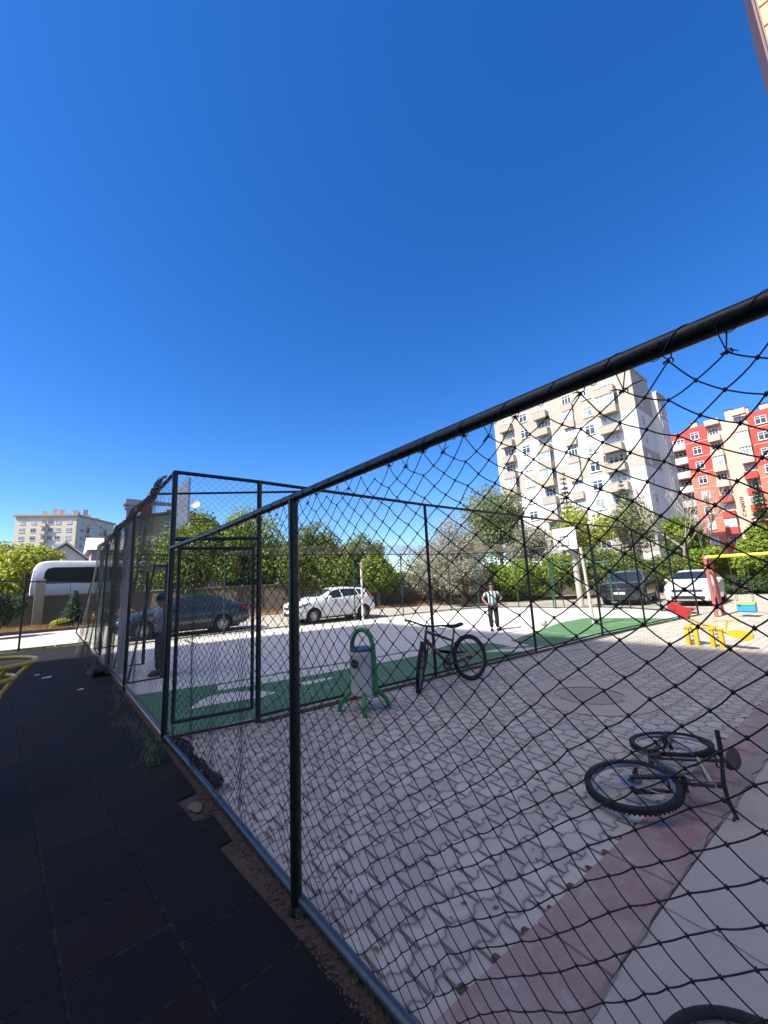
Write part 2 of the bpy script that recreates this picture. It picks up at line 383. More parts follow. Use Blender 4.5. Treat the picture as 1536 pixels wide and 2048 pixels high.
stripe(gp((940,1278),(1080,1257)), 0.04, gz+0.004, M_GREEN, 'court_line')
stripe(gp((1020,1282),(1060,1277),(1100,1275)), 0.04, gz+0.004, M_LINE, 'court_line')
# concrete band round the court foot
mb = MB()
for a, b_ in zip(COURT[:-1], COURT[1:]):
    pass
# kerb (red painted blocks) and concrete walk on the right
mb = MB(); x = 1.13; i = 0
while x < 45:
    L = 0.72; j = 0.012
    mb.rbox((x+L/2, KU(x+L/2)-.17+random.uniform(-.004, .004), -0.030+random.uniform(-.003, .003)), (L-j, 0.34, 0.09), 0.012, KR); x += L; i += 1
struct(mb.build('red_kerb', M_REDK))
mb = MB(); 
x = -6.0
struct(MB().sheet([(1.13, -9), (45, -9), (45, KU(45)-.345), (1.13, KU(1.13)-.345)], 0.012).build('walkway', M_WALK))
# ragged mortar between kerb and walkway
mb = MB(); n = 260; top = []; 
for i in range(n+1):
    xx = 1.14+i*0.1; top.append((xx, KU(xx)-.335+0.010*math.sin(i*1.7)+random.uniform(-.012, .012)))
bot = [(p[0], 0.905+random.uniform(-.02, .02)) for p in top]
struct(MB().add([(p[0], p[1], 0.022) for p in top]+[(p[0], p[1], 0.0155) for p in bot], [(i, i+1, n+2+i, n+1+i) for i in range(n)]).build('mortar_joint', m_concrete('rough mortar', (0.27, 0.235, 0.195), spots=0.6, scale=6)))
# manhole patch: round concrete collar and iron lid set into the pavers
mb = MB(); mb.lathe([(0.0, -0.01), (0.78, -0.01), (0.80, 0.008), (0.42, 0.010)], 48, (5.55, 2.62, 0), cap=False)
struct(mb.build('manhole_collar', m_concrete('worn collar', (0.42, 0.37, 0.31), spots=0.55)))
mb = MB(); mb.lathe([(0.0, 0.012), (0.30, 0.012), (0.32, 0.016), (0.36, 0.016), (0.38, 0.006)], 40, (5.55, 2.62, 0), cap=False)
for k in range(-4, 5):
    hw = math.sqrt(max(0, 0.27**2-(k*0.06)**2)); mb.bb(5.55-hw, 5.55+hw, 2.62+k*0.06-0.010, 2.62+k*0.06+0.010, 0.009, 0.0145)
tag(mb.build('manhole_cover', m_concrete('dusty iron lid', (0.34, 0.30, 0.26), spots=0.4, scale=3)), 'round dusty manhole cover set in a worn concrete collar among grey pavers', 'manhole cover')

# ================================================================= NETS AND FENCES
M_PIPE = mat('dark green pipe paint', (0.006, 0.012, 0.010), rough=0.38, var=0.35, scale=9, bmp=0.15, dirt=0.25)
M_PIPEB = mat('blue grey pipe paint', (0.030, 0.050, 0.070), rough=0.32, var=0.3, scale=14, bmp=0.2, dirt=0.3)
M_CORD = mat('black net cord', (0.012, 0.012, 0.016), rough=0.75, var=0.3, scale=30)
M_CORDG = mat('dark green net cord', (0.014, 0.024, 0.024), rough=0.8, var=0.3, scale=30)
M_CORDL = mat('pale worn net cord', (0.09, 0.10, 0.085), rough=0.8, var=0.3, scale=20)
M_WIRE = mat('tie wire', (0.02, 0.018, 0.02), rough=0.5, var=0.3, scale=30)
M_RUST = mat('rusty pipe', (0.05, 0.022, 0.012), rough=0.8, var=0.4, scale=12, bmp=0.3)
def smooth_noise(n, k, amp, seed):
    r = np.random.default_rng(seed); x = np.linspace(0, k, n); pts = r.normal(0, 1, k+4); i = x.astype(int); f = x-i; f = f*f*(3-2*f)
    return amp*(pts[i]*(1-f)+pts[i+1]*f)
def net2(P0, U, Wv, L, z1, z0, du, dv, r, seed=0, jit=0.1, bow=0.0, segs=1, droop=0.0, tie=4, sides=3, warp=None, knots=0.0, outp=0.0, holes=None):
    """diamond mesh from (P0 along U for L metres), hanging from z1 to z0; Wv = outward normal"""
    r_ = np.random.default_rng(seed)
    NI = int(L/du)+1; NJ = int((z1-z0)/dv)+1
    I, J = np.meshgrid(np.arange(NI), np.arange(NJ), indexing='ij')
    u = I*du*1.0; v = z1-J*dv*1.0; w = np.zeros_like(u)
    nu1 = smooth_noise(NI, max(3, int(L*2.0)), du*0.28, seed+1)[:, None]; nv1 = smooth_noise(NI, max(3, int(L*1.5)), dv*0.45, seed+2)[:, None]
    nu2 = smooth_noise(NJ, 6, du*0.35, seed+3)[None, :]
    fade = np.clip(J/3.0, 0, 1)
    u = u+(nu1*1.3*np.sin(J*0.21+I*0.05)+nu2)*fade+r_.normal(0, jit*du, u.shape)*fade
    v = v+nv1*np.clip(J/NJ, 0.1, 1)*0.6+r_.normal(0, jit*dv*0.8, u.shape)*np.clip(fade, 0.2, 1)
    if droop:
        k = (I % (2*tie))/(2.0*tie); v -= droop*np.sin(PI*k)*np.exp(-J/4.0)
        v += 0.02*np.exp(-J/2.5)*(k == 0)
    w = w+outp*(np.sin(u*2.3+seed)+0.6*np.sin(u*5.1+v*2.2+seed))*np.sin(np.clip(J/NJ, 0, 1)*PI)
    if warp: u, v, w = warp(u, v, w, I, J)
    v = np.maximum(v, z0)
    P = np.array(P0)[None, None, :]+u[..., None]*np.array(U)+w[..., None]*np.array(Wv); P[..., 2] += v
    A = []; B = []
    for di in (1, -1):
        i, j = np.nonzero(((I+J) % 2 == 0)); ok = (i+di >= 0) & (i+di < NI) & (j+1 < NJ); i = i[ok]; j = j[ok]
        if holes is not None:
            ok = ~holes(u[i, j], v[i, j]); i = i[ok]; j = j[ok]
        A.append(P[i, j]); B.append(P[i+di, j+1])
    A = np.concatenate(A); B = np.concatenate(B)
    if segs > 1:
        n = len(A); side = r_.normal(0, bow*0.5, (n, 1))*np.array(U)[None, :]+np.array([0, 0, -1.0])[None, :]*np.abs(r_.normal(bow, bow*0.4, (n, 1)))
        AA = []; BB = []; prev = A
        for s in range(1, segs+1):
            f = s/segs; cur = A*(1-f)+B*f+side*math.sin(PI*f); AA.append(prev); BB.append(cur); prev = cur
        A = np.concatenate(AA); B = np.concatenate(BB)
    V, Q = seg_tubes(A, B, r, sides, ref=Wv)
    if knots:
        i, j = np.nonzero((I+J) % 2 == 0)
        if holes is not None:
            ok = ~holes(u[i, j], v[i, j]); i = i[ok]; j = j[ok]
        K = P[i, j]; k = knots; octa = np.array([[1,0,0],[-1,0,0],[0,1,0],[0,-1,0],[0,0,1.5],[0,0,-1.5]])*k
        KV = (K[:, None, :]+octa[None]).reshape(-1, 3); fi = np.array([[0,2,4,4],[2,1,4,4],[1,3,4,4],[3,0,4,4],[2,0,5,5],[1,2,5,5],[3,1,5,5],[0,3,5,5]])
        TQ = (np.arange(len(K))[:, None, None]*6+fi[None]).reshape(-1, 4)
        # triangles kept apart as tiny thin prisms instead of degenerate quads
        tri = TQ[:, :3]
        return V, Q, KV, tri, P
    return V, Q, None, None, P
def net_obj(name, args, m, parent, knots_too=False):
    V, Q, KV, tri, P = args; loc = np.array(parent.location); o = np_mesh(name, V-loc, Q, m, parent)
    if KV is not None:                    # join knots into the same mesh
        me = o.data; nv = len(V); Vall = np.concatenate([V-loc, KV-loc]); me2 = bpy.data.meshes.new(name)
        nl = Q.size+tri.size; me2.vertices.add(len(Vall)); me2.vertices.foreach_set('co', Vall.astype(np.float32).ravel())
        me2.loops.add(nl); me2.loops.foreach_set('vertex_index', np.concatenate([Q.ravel(), (tri+nv).ravel()]).astype(np.int32))
        ls = np.concatenate([np.arange(0, Q.size, 4), Q.size+np.arange(0, tri.size, 3)]).astype(np.int32)
        me2.polygons.add(len(Q)+len(tri)); me2.polygons.foreach_set('loop_start', ls)
        me2.update(calc_edges=True); me2.polygons.foreach_set('use_smooth', np.ones(len(me2.polygons), dtype=bool)); me2.materials.append(m); o.data = me2; bpy.data.meshes.remove(me)
    return o
def pipe(parent, name, pts, r, m, n=12):
    mb = MB().tube(pts, r, n); return mb.build(name, m, parent, smooth=True, world=True)
def post_mesh(parent, x, y, h, r=0.03, z0=-0.02, m=None, lean=(0, 0), name='post'):
    mb = MB(); mb.tube([(x, y, z0), (x+lean[0]*0.5, y+lean[1]*0.5, h/2), (x+lean[0], y+lean[1], h)], r, 14)
    mb.lathe([(r*1.0, 0), (r*1.06, 0.002), (r*0.6, 0.008)], 14, (x+lean[0], y+lean[1], h))
    mb.lathe([(r*1.35, 0), (r*1.25, 0.012), (r*1.02, 0.03)], 14, (x, y, z0+0.02))
    return mb.build(name, m or M_PIPE, parent, smooth=True, world=True)

# ---- near fence, X = 1.07
nf = thing('net_fence', 'low dark fence of loose black knotted netting with round rail running past the camera', 'fence', (1.07, 2.11, 0))
RZ = 2.115
post_mesh(nf, 1.07, 2.11, 2.10, 0.029)
post_mesh(nf, 1.07, -1.6, 2.10, 0.029)
pipe(nf, 'top_rail', [(1.07, y, RZ+0.004*math.sin(y*1.3)-0.006*math.exp(-((y-3.6)/0.8)**2)) for y in np.linspace(-1.7, 5.2, 30)], 0.0245, M_PIPE, 16)
pipe(nf, 'bottom_rail', [(1.085, y, 0.060+0.006*math.sin(y*2.1)) for y in np.linspace(-1.7, 5.18, 30)], 0.0225, M_PIPEB, 14)
def warp_near(u, v, w, I, J):
    # u runs from Y=-1.6 upward; beyond the post the netting bunches into vertical folds
    Yw = u-1.6
    f = np.clip((Yw-2.15)/0.3, 0, 1)
    low = np.clip((1.9-v)/1.2, 0.25, 1)
    for c, a, s in ((3.02, 0.16, 0.22), (3.95, 0.18, 0.28), (4.75, 0.14, 0.2)):
        u = u-f*low*a*np.tanh((Yw-c)/s)*np.exp(-((Yw-c)/(2.2*s))**2)
    w = w+f*0.03*np.sin(Yw*9)*low
    # stretched, leaning cells close to the camera
    g = np.clip((1.6-Yw)/1.6, 0, 1)
    u = u-g*0.02*(1.9-v)
    v = v-g*0.01*np.sin(Yw*5)
    return u, v, w
a = net2((1.07, -1.6, 0), (0, 1, 0), (1, 0, 0), 6.78, 2.062, 0.075, 0.0505, 0.0415, 0.0018, seed=11, jit=0.055, bow=0.0022, segs=4, droop=0.012, tie=2, sides=5, warp=warp_near, knots=0.0046, outp=0.012)
net_obj('net', a, M_CORD, nf)
# tie cords from rail to the top knots, wire wound round the rail
P = a[4]; NI = P.shape[0]
for i in range(0, NI, 2):
    if random.random() < .2: continue
    p = P[i, 0]; mb = MB()
    mb.tube([(1.07+0.026, p[1]-0.006, RZ), (1.07+0.012, p[1]-0.004, RZ-0.03), (p[0], p[1], p[2]+0.004)], 0.0016, 5)
    mb.tube([(1.07-0.026, p[1]+0.008, RZ), (1.07-0.012, p[1]+0.006, RZ-0.03), (p[0], p[1], p[2]+0.004)], 0.0014, 5)
    for k in range(random.choice((1, 2, 2))):
        a_ = random.uniform(-1.2, 1.2); L = random.uniform(0.02, 0.05)
        q = Vector(p); e = q+Vector((random.uniform(-.01, .01), math.sin(a_*1.3)*L, random.uniform(-.5, .4)*L))
        mb.tube([q, q.lerp(e, .5)+Vector((0, 0, .004)), e], [0.0022, 0.0019, 0.0012], 5)
    lp = [(p[0]+0.008*math.cos(t_), p[1]+0.010*math.sin(t_), p[2]+0.004*math.sin(2*t_)) for t_ in np.linspace(0, 5.5, 9)]
    mb.tube(lp, 0.0016, 5)
    mb.build('tie_cord', M_WIRE, nf, smooth=True, world=True)
mb = MB(); hp = []
for y in np.linspace(-1.6, 5.15, 1500):
    ph = (y+0.05*math.sin(y*3))*2*PI/0.155; hp.append((1.07+0.0262*math.cos(ph), y, RZ+0.0262*math.sin(ph)))
mb.tube(hp, 0.0012, 4); mb.build('wound_wire', M_WIRE, nf, smooth=True, world=True)
# second loose net layer hanging in folds close to the court corner
# slack net hem lying along the bottom rail
def rope_bundle(parent, name, path, R, m, strands=14, r=0.0028, seed=3):
    rr = random.Random(seed); mb = MB(); path = [Vector(p) for p in path]
    for s in range(strands):
        ph = rr.uniform(0, 6.28); fr = rr.uniform(2, 6); pts = []
        for i, p in enumerate(path):
            t_ = i/(len(path)-1); q = R*(0.35+0.65*rr.random())
            pts.append(p+Vector((math.cos(ph+fr*t_*6)*q, rr.uniform(-.01, .01), math.sin(ph+fr*t_*6)*q)))
        mb.tube(pts, r, 4)
    return mb.build(name, m, parent, smooth=True, world=True)
rope_bundle(nf, 'net_hem', [(1.15+0.02*math.sin(y*7), y, 0.05+0.02*math.sin(y*11)) for y in np.linspace(3.6, 5.05, 40)], 0.055, M_CORD, 26)

# ---- court fence
CH = 2.98
cf = thing('court_fence', 'tall dark green pipe and mesh fence enclosing the ball court', 'fence', (1.08, 5.27, 0))
near_posts = [(1.08, 5.24), (2.06, 5.03), (5.04, 4.88), (7.91, 4.72), (10.90, 4.60), (13.20, 4.36), (15.56, 4.16), (17.05, 3.98)]
far_posts = [(1.14, 15.05), (4.96, 15.30), (7.64, 14.91), (10.17, 14.40), (12.78, 14.20), (15.8, 13.9), (17.3, 13.3), (18.3, 11.6), (18.0, 9.6)]
end_posts = [(18.9, 7.9), (18.6, 6.6), (17.9, 5.3)]
left_posts = [(1.09, 8.39), (1.11, 11.1), (1.12, 13.2)]
hts = [3.05, 3.0, 2.92, 2.88, 2.84, 2.80, 2.74, 2.62]
for (x, y), h in zip(near_posts, hts): post_mesh(cf, x, y, h, 0.032 if x < 3 else 0.027)
for x, y in far_posts: post_mesh(cf, x, y, 2.9, 0.026, m=mat('faded green pipe', (0.02, 0.075, 0.06), rough=0.45, var=0.3, scale=9))
for x, y in end_posts: post_mesh(cf, x, y, 2.7, 0.026)
for x, y in left_posts: post_mesh(cf, x, y, 3.02, 0.03)
pipe(cf, 'top_rail', [(x, y, h) for (x, y), h in zip(near_posts, hts)], 0.024, M_PIPE)
pipe(cf, 'top_rail', [(near_posts[-1][0], near_posts[-1][1], 2.62)]+[(x, y, 2.68) for x, y in end_posts[::-1]]+[(x, y, 2.86) for x, y in far_posts[::-1]], 0.022, M_PIPE)
pipe(cf, 'top_rail', [(1.08, 5.24, 3.05)]+[(x, y, 3.03) for x, y in left_posts]+[(1.14, 15.05, 2.9)], 0.024, M_PIPE)
for z in (0.055,):
    pipe(cf, 'bottom_rail', [(x, y, z+.01) for (x, y) in near_posts[1:]], 0.018, M_PIPE)
    pipe(cf, 'bottom_rail', [(x, y, z) for x, y in [near_posts[-1]]+end_posts[::-1]+far_posts[::-1]], 0.02, M_PIPE)
    pipe(cf, 'bottom_rail', [(1.10, y, 0.07) for y in np.linspace(5.2, 15.0, 12)], 0.022, M_PIPEB)
pipe(cf, 'corner_brace', [(1.08, 6.45, 3.02), (3.05, 4.98, 2.97)], 0.017, M_PIPE)
def panel_net(parent, pts, z1s, z0, du, r, seed, m, jit=0.05, outp=0.01, warp=None, holes=None, name='net'):
    Vs = []; Qs = []; k = 0
    for n_, ((xa, ya), (xb, yb)) in enumerate(zip(pts[:-1], pts[1:])):
        d = Vector((xb-xa, yb-ya, 0)); L = d.length; d.normalize(); nrm = (d.y, -d.x, 0)
        za = z1s[n_]; zb = z1s[n_+1]
        V, Q, _, _, _ = net2((xa, ya, 0), tuple(d), nrm, L, za, z0, du, du*0.9, r, seed=seed+n_, jit=jit, outp=outp, warp=warp, holes=holes)
        t_ = ((V[:, 0]-xa)*d.x+(V[:, 1]-ya)*d.y)/L; V[:, 2] = z0+(V[:, 2]-z0)*((za+(zb-za)*t_)-z0)/(za-z0)
        Vs.append(V); Qs.append(Q+k); k += len(V)
    V = np.concatenate(Vs)-np.array(parent.location); return np_mesh(name, V, np.concatenate(Qs), m, parent)
panel_net(cf, near_posts[1:], hts[1:], 0.08, 0.036, 0.0013, 30, M_CORDG)
panel_net(cf, near_posts[:2], hts[:2], 2.22, 0.045, 0.0016, 29, M_CORDG)
panel_net(cf, [near_posts[-1]]+end_posts[::-1]+far_posts[::-1], [2.62]+[2.68]*3+[2.86]*9, 0.06, 0.05, 0.0013, 50, M_CORDG)
panel_net(cf, [(1.08, 5.3)]+left_posts+[(1.14, 15.05)], [3.02]*5, 0.08, 0.05, 0.0020, 70, M_CORDL, jit=0.28, outp=0.05)
M_TAN = mat('pale tan net cord', (0.30, 0.25, 0.19), rough=.9, var=.2)
panel_net(cf, [(18.3, 11.6), (17.3, 13.3), (15.8, 13.9), (12.78, 14.20), (10.17, 14.40), (7.64, 14.91), (4.96, 15.30)], [3.22, 3.28, 3.3, 3.3, 3.28, 3.2, 3.0], 2.86, 0.04, 0.0055, 170, M_TAN, jit=.3, outp=.05, name='upper_net')
# gate in the first bay
gt = MB(); 
gx0, gy0, gx1, gy1 = 1.16, 5.22, 1.99, 5.05
pipe(cf, 'gate_lintel', [(1.08, 5.24, 2.22), (2.06, 5.03, 2.24)], 0.024, M_PIPE)
fr = MB(); fr.tube([(gx0, gy0, 0.16), (gx0, gy0, 2.12)], 0.021, 10); fr.tube([(gx1, gy1, 0.16), (gx1, gy1, 2.12)], 0.021, 10)
fr.tube([(gx0, gy0, 2.11), (gx1, gy1, 2.11)], 0.021, 10); fr.tube([(gx0, gy0, 0.17), (gx1, gy1, 0.17)], 0.021, 10); fr.tube([(gx0, gy0, 1.15), (gx0-.06, gy0-.02, 1.15)], 0.012, 8)
gate = fr.build('gate', M_PIPE, cf, smooth=True, world=True)
V, Q, _, _, _ = net2((gx0, gy0, 0), tuple(Vector((gx1-gx0, gy1-gy0, 0)).normalized()), (0.2, -0.98, 0), 0.85, 2.1, 0.19, 0.042, 0.040, 0.0018, seed=91, jit=0.2, outp=0.02)
np_mesh('gate_net', V-np.array(cf.location), Q, M_CORDG, gate)
pipe(cf, 'threshold', [(1.08, 5.20, 0.03), (2.06, 5.0, 0.03)], 0.016, M_RUST)
# slack outer net draped over the left top rail and bundled netting
rope_bundle(cf, 'rolled_net', [(1.04+0.03*math.sin(y*3), y, 3.02-0.02*abs(math.sin(y*1.8))) for y in np.linspace(5.5, 15.2, 120)], 0.06, mat('grey weathered net', (0.30, 0.27, 0.24), rough=0.9, var=0.3, scale=20), 30, 0.005)
def warp_out(u, v, w, I, J):
    s = np.clip((3.0-v)/3.0, 0, 1); return u, v, w+0.32*s**1.3+0.06*np.sin(u*4)*s
V, Q, _, _, _ = net2((1.02, 5.9, 0), (0, 1, 0), (-1, 0, 0), 9.2, 3.0, 0.02, 0.05, 0.045, 0.0022, seed=77, jit=0.2, outp=0.02, warp=warp_out, holes=lambda u, v: (u < 3.6) & (v < 1.9-u*0.3))
np_mesh('outer_net', V-np.array(cf.location), Q, M_CORDL, cf)
def warp_gath(u, v, w, I, J):
    return u*0.45, v, w+0.05*np.sin(I*1.3)
V, Q, _, _, _ = net2((1.00, 9.75, 0), (0, 1, 0), (-1, 0, 0), 1.3, 3.0, 0.05, 0.04, 0.045, 0.0026, seed=78, jit=0.3, outp=0.03, warp=warp_gath)
np_mesh('gathered_net', V-np.array(cf.location), Q, M_CORDL, cf)
# slanting spreader pipe that holds the net clear of the path
p0 = atY(183, 1167, 15.6); p1 = atY(152, 1265, 15.6); p2 = np.array([1.0, 15.5, 0.1])
pipe(cf, 'spreader', [tuple(p0), tuple(p1), tuple(p2)], 0.02, M_PIPE, 8)
# ---- fence on the left beyond the tiles
a0 = atY(185, 1165, 17.5); a1 = atY(-60, 1162, 17.5)
sf = thing('side_fence', 'thin dark pipe fence with a scrap of netting at the left edge of the path', 'fence', (float(a1[0]), 17.5, 0))
pipe(sf, 'rail', [tuple(a1), tuple(a0)], 0.022, M_PIPE, 8)
pp = atY(53, 1150, 17.5); post_mesh(sf, float(pp[0]), 17.5, float(pp[2])+.1, 0.03)
post_mesh(sf, float(a1[0]), 17.5, 2.2, 0.03)
V, Q, _, _, _ = net2((float(a1[0]), 17.5, 0), (1, 0, 0), (0, -1, 0), float(pp[0]-a1[0])+0.25, 2.0, 0.02, 0.05, 0.045, 0.0035, seed=81, jit=0.1, holes=lambda u, v: (u > 0.55+v*0.75))
np_mesh('net', V-np.array(sf.location), Q, M_CORDG, sf)

cp_ = gp((1322,1820),(1345,1830),(1394,1858),(1423,1872),(1462,1893),(1495,1916),(1540,1942))
mb = MB(); 
for i in range(len(cp_)-1):
    a, b_ = Vector(cp_[i]), Vector(cp_[i+1]); d = b_-a; n_ = Vector((-d.y, d.x)).normalized()
    for k in range(5):
        p = a+d*(k/5)+n_*random.uniform(-.004, .004) if k else a; q = a+d*((k+1)/5)
        w_ = .0016; mb.add([(p.x-n_.x*w_, p.y-n_.y*w_, .0165), (p.x+n_.x*w_, p.y+n_.y*w_, .0165), (q.x+n_.x*w_, q.y+n_.y*w_, .0165), (q.x-n_.x*w_, q.y-n_.y*w_, .0165)], [(0, 1, 2, 3)])
struct(mb.build('walkway_crack', M_DIRT))

# soil filled notches where half blocks are missing along the kerb
rn = random.Random(9); mb = MB()
for k in range(60):
    x = 1.16+k*0.2+rn.uniform(-.01, .01); w_ = rn.uniform(.03, .055); h_ = rn.uniform(.018, .04)
    if k % 2 or rn.random() < .6: b0 = KU(x)-.004; mb.add([(x, b0, .007), (x+w_, b0, .007), (x+w_*.95, b0+h_, .006), (x+w_*.5, b0+h_*1.15, .006), (x+.004, b0+h_*.8, .006)], [(0, 1, 2, 3, 4)])
struct(mb.build('joint_soil', m_soil('joint soil', (0.07, 0.055, 0.03), (0.11, 0.085, 0.05), (0.05, 0.06, 0.02))))
# ================================================================= BUILDINGS
def plaster(name, col, var=0.06, dirt=0.18): return mat(name, col, rough=0.9, var=var, scale=0.35, dirt=dirt, bmp=0.1)
M_WHT = plaster('white render', (0.64, 0.63, 0.60)); M_BEI = plaster('beige render', (0.38, 0.355, 0.305)); M_BEI2 = plaster('dark beige render', (0.37, 0.335, 0.275))
M_RED = plaster('red render', (0.42, 0.065, 0.05)); M_ORA = plaster('salmon render', (0.50, 0.165, 0.115)); M_PNK = plaster('pale pink render', (0.64, 0.43, 0.34))
M_PVC = mat('white window frame', (0.72, 0.73, 0.73), rough=0.4, var=0.05)
def m_glass(name, col, rough=0.06, spec=0.5):
    m, t, b = mat_base(name); o = tc(t); n = noise(t, o, 0.7, 2)
    k = mix(t, n.ramp(0.4, 0.6), col, tuple(c*1.8 for c in col)); t.links.new(k, b.inputs['Base Color'])
    b.inputs['Roughness'].default_value = rough; b.inputs['Specular IOR Level'].default_value = spec; return m
G_DARK = m_glass('dark window glass', (0.03, 0.045, 0.06)); G_CUR = m_glass('curtained glass', (0.28, 0.32, 0.33), 0.25); G_BLU = m_glass('pale glazing', (0.20, 0.24, 0.24), 0.15)
M_RECESS = mat('shaded balcony wall', (0.36, 0.32, 0.28), var=0.1)
M_TILE = mat('roof tiles', (0.33, 0.11, 0.06), var=0.25, scale=3, bmp=0.4)
M_METAL = mat('grey metal', (0.30, 0.31, 0.32), rough=0.45, metal=0.6)
class Fac:
    """facade frame: u along the wall, d outward, z up"""
    def __init__(s, O, U, N): s.O = Vector((O[0], O[1], 0)); s.U = Vector((U[0], U[1], 0)).normalized(); s.N = Vector((N[0], N[1], 0)).normalized(); s.R = Matrix((s.U, s.N, Vector((0, 0, 1)))).transposed()
    def box(s, mb, u0, u1, d0, d1, z0, z1): return mb.box(s.O+s.U*((u0+u1)/2)+s.N*((d0+d1)/2)+Vector((0, 0, (z0+z1)/2)), (abs(u1-u0), abs(d1-d0), z1-z0), s.R)
def window(F, par, u0, u1, z0, z1, d=0.02, cols=2, glass=None, transom=True, hi=None):
    mb = MB(); t_ = 0.085; D0, D1 = d, d+0.07
    F.box(mb, u0, u1, D0, D1, z0, z0+t_); F.box(mb, u0, u1, D0, D1, z1-t_, z1)
    F.box(mb, u0, u0+t_, D0, D1, z0+t_, z1-t_); F.box(mb, u1-t_, u1, D0, D1, z0+t_, z1-t_)
    for k in range(1, cols):
        c = u0+(u1-u0)*k/cols; F.box(mb, c-t_/2, c+t_/2, D0, D1-0.004, z0+t_, z1-t_)
    if transom:
        zz = z1-(z1-z0)*0.3; F.box(mb, u0+t_, u1-t_, D0, D1-0.008, zz-t_/2, zz+t_/2)
    F.box(mb, u0-0.08, u1+0.08, d-0.01, d+0.13, z0-0.07, z0-0.002)
    w = mb.build('window', M_PVC, par, world=True)
    g = MB(); F.box(g, u0+0.02, u1-0.02, d-0.02, d+0.025, z0+0.02, z1-0.02)
    g.build('pane', glass or random.choice([G_DARK, G_DARK, G_CUR, G_BLU]), w, world=False).data.transform(Matrix.Translation(-Vector(par.location)))
    return w
def balcony(F, par, u0, u1, zf, dep, m, h=1.05, fh=3.0, glazed=False, side=None):
    mb = MB(); t_ = 0.14
    F.box(mb, u0, u1, 0.0, dep, zf-0.16, zf); F.box(mb, u0, u1, dep-t_, dep, zf, zf+h)
    F.box(mb, u0, u0+t_, 0.0, dep-t_, zf, zf+h); F.box(mb, u1-t_, u1, 0.0, dep-t_, zf, zf+h)
    F.box(mb, u0-0.03, u1+0.03, dep-t_-0.03, dep+0.03, zf+h, zf+h+0.05)
    b = mb.build('balcony', m, par, world=True)
    if glazed: window(F, par, u0+0.06, u1-0.06, zf+h+0.06, zf+fh-0.2, d=dep-0.16, cols=4, glass=random.choice([G_BLU, G_CUR]), transom=True)
    return b
WB = thing('apartment_building', 'tall white and beige apartment block with stacked balconies behind the trees', 'apartment building', (64, 18, 0))
mb = MB(); mb.bb(64, 71.4, 18, 41.9, -2, 31.2); w_ = mb.build('wall', M_WHT, WB, world=True)
mb = MB(); mb.bb(71.4, 75.6, 17.1, 40.5, -2, 29.0); mb.build('wall', M_WHT, WB, world=True)
mb = MB(); mb.bb(63.85, 71.45, 17.85, 42.05, 31.2, 31.55); mb.bb(71.45, 75.75, 16.95, 40.6, 29.0, 29.3); mb.build('roof_edge', M_BEI, WB, world=True)
mb = MB(); mb.bb(66, 70, 26, 31, 31.5, 34.2); mb.build('stair_house', M_BEI, WB, world=True)
F = Fac((64, 18), (0, 1), (-1, 0)); FS = Fac((64, 18), (1, 0), (0, -1)); FT = Fac((71.4, 17.1), (1, 0), (0, -1))
mb = MB()
for z0, z1 in ((25.05, 31.2), (16.3, 19.1), (4, 7.2)):
    F.box(mb, 0.0, 23.9, 0.0, 0.018, z0, z1)
for z0, z1 in ((25.05, 31.2), (16.3, 19.1), (4, 7.2)):
    FS.box(mb, 0.0, 7.4, 0.0, 0.018, z0, z1); FT.box(mb, 0, 4.2, 0, 0.018, z0, min(z1, 29.0))
mb.build('colour_band', M_BEI, WB, world=True)
for k in range(10): F.box(MB(), 0, 23.9, 0.018, 0.03, 28.3-3*k-0.02, 28.3-3*k+0.03).build('string_course', M_BEI2, WB, world=True)
for u in (1.9, 12.6): F.box(MB(), u, u+0.09, 0.03, 0.12, 2, 31).build('downpipe', M_PVC, WB, world=True)
for k in range(9):
    zc = 29.75-3.0*k; zf = zc-1.55
    # two window columns
    for (a, b_) in ((5.9, 7.4), (17.0, 18.5)): window(F, WB, a, b_, zc-0.85, zc+0.75, d=0.03)
    # balconies: right column, middle-left column, left column
    for j, (a, b_, dep) in enumerate(((2.2, 4.95, 1.25), (13.0, 15.35, 1.2), (19.9, 22.3, 1.1))):
        glz = (j == 0 and k in (1,)) or (j == 1 and k in (3, 4, 6)) or (j == 2 and k in (4,))
        balcony(F, WB, a, b_, zf, dep, M_BEI2, glazed=glz)
        if not glz: window(F, WB, a+0.3, b_-0.3, zf+0.35, zf+2.55, d=0.03, cols=3)
        mb = MB()
    # centre column: full width glazed rooms over beige parapets
    balcony(F, WB, 8.8, 10.6, zf, 0.5, M_BEI2, h=0.95, glazed=(k in (1, 4)))
    if k not in (1, 4): window(F, WB, 8.95, 10.45, zf+1.02, zf+2.6, d=0.03, cols=3)
for k in range(8):
    zc = 26.6-3.0*k
    window(FS, WB, 1.7, 2.9, zc-0.8, zc+0.7, d=0.03, glass=G_DARK); window(FT, WB, 0.6, 1.5, zc-1.3, zc+0.7, d=0.03, glass=G_DARK); window(FT, WB, 2.6, 3.6, zc-1.3, zc+0.7, d=0.03, glass=G_DARK)
# laundry on the fifth balcony
mb = MB(); F_ = F
for i in range(9):
    u = 2.5+i*0.26; h = random.uniform(.45, .95); F.box(mb, u, u+0.2, 1.42, 1.46, 18.15-h+0.3, 18.6)
tag(mb.build('laundry', mat('dark washing', (0.03, 0.03, 0.04), var=0.4, scale=2)), 'dark clothes hung out to dry over a balcony of the white and beige apartment block', 'laundry')

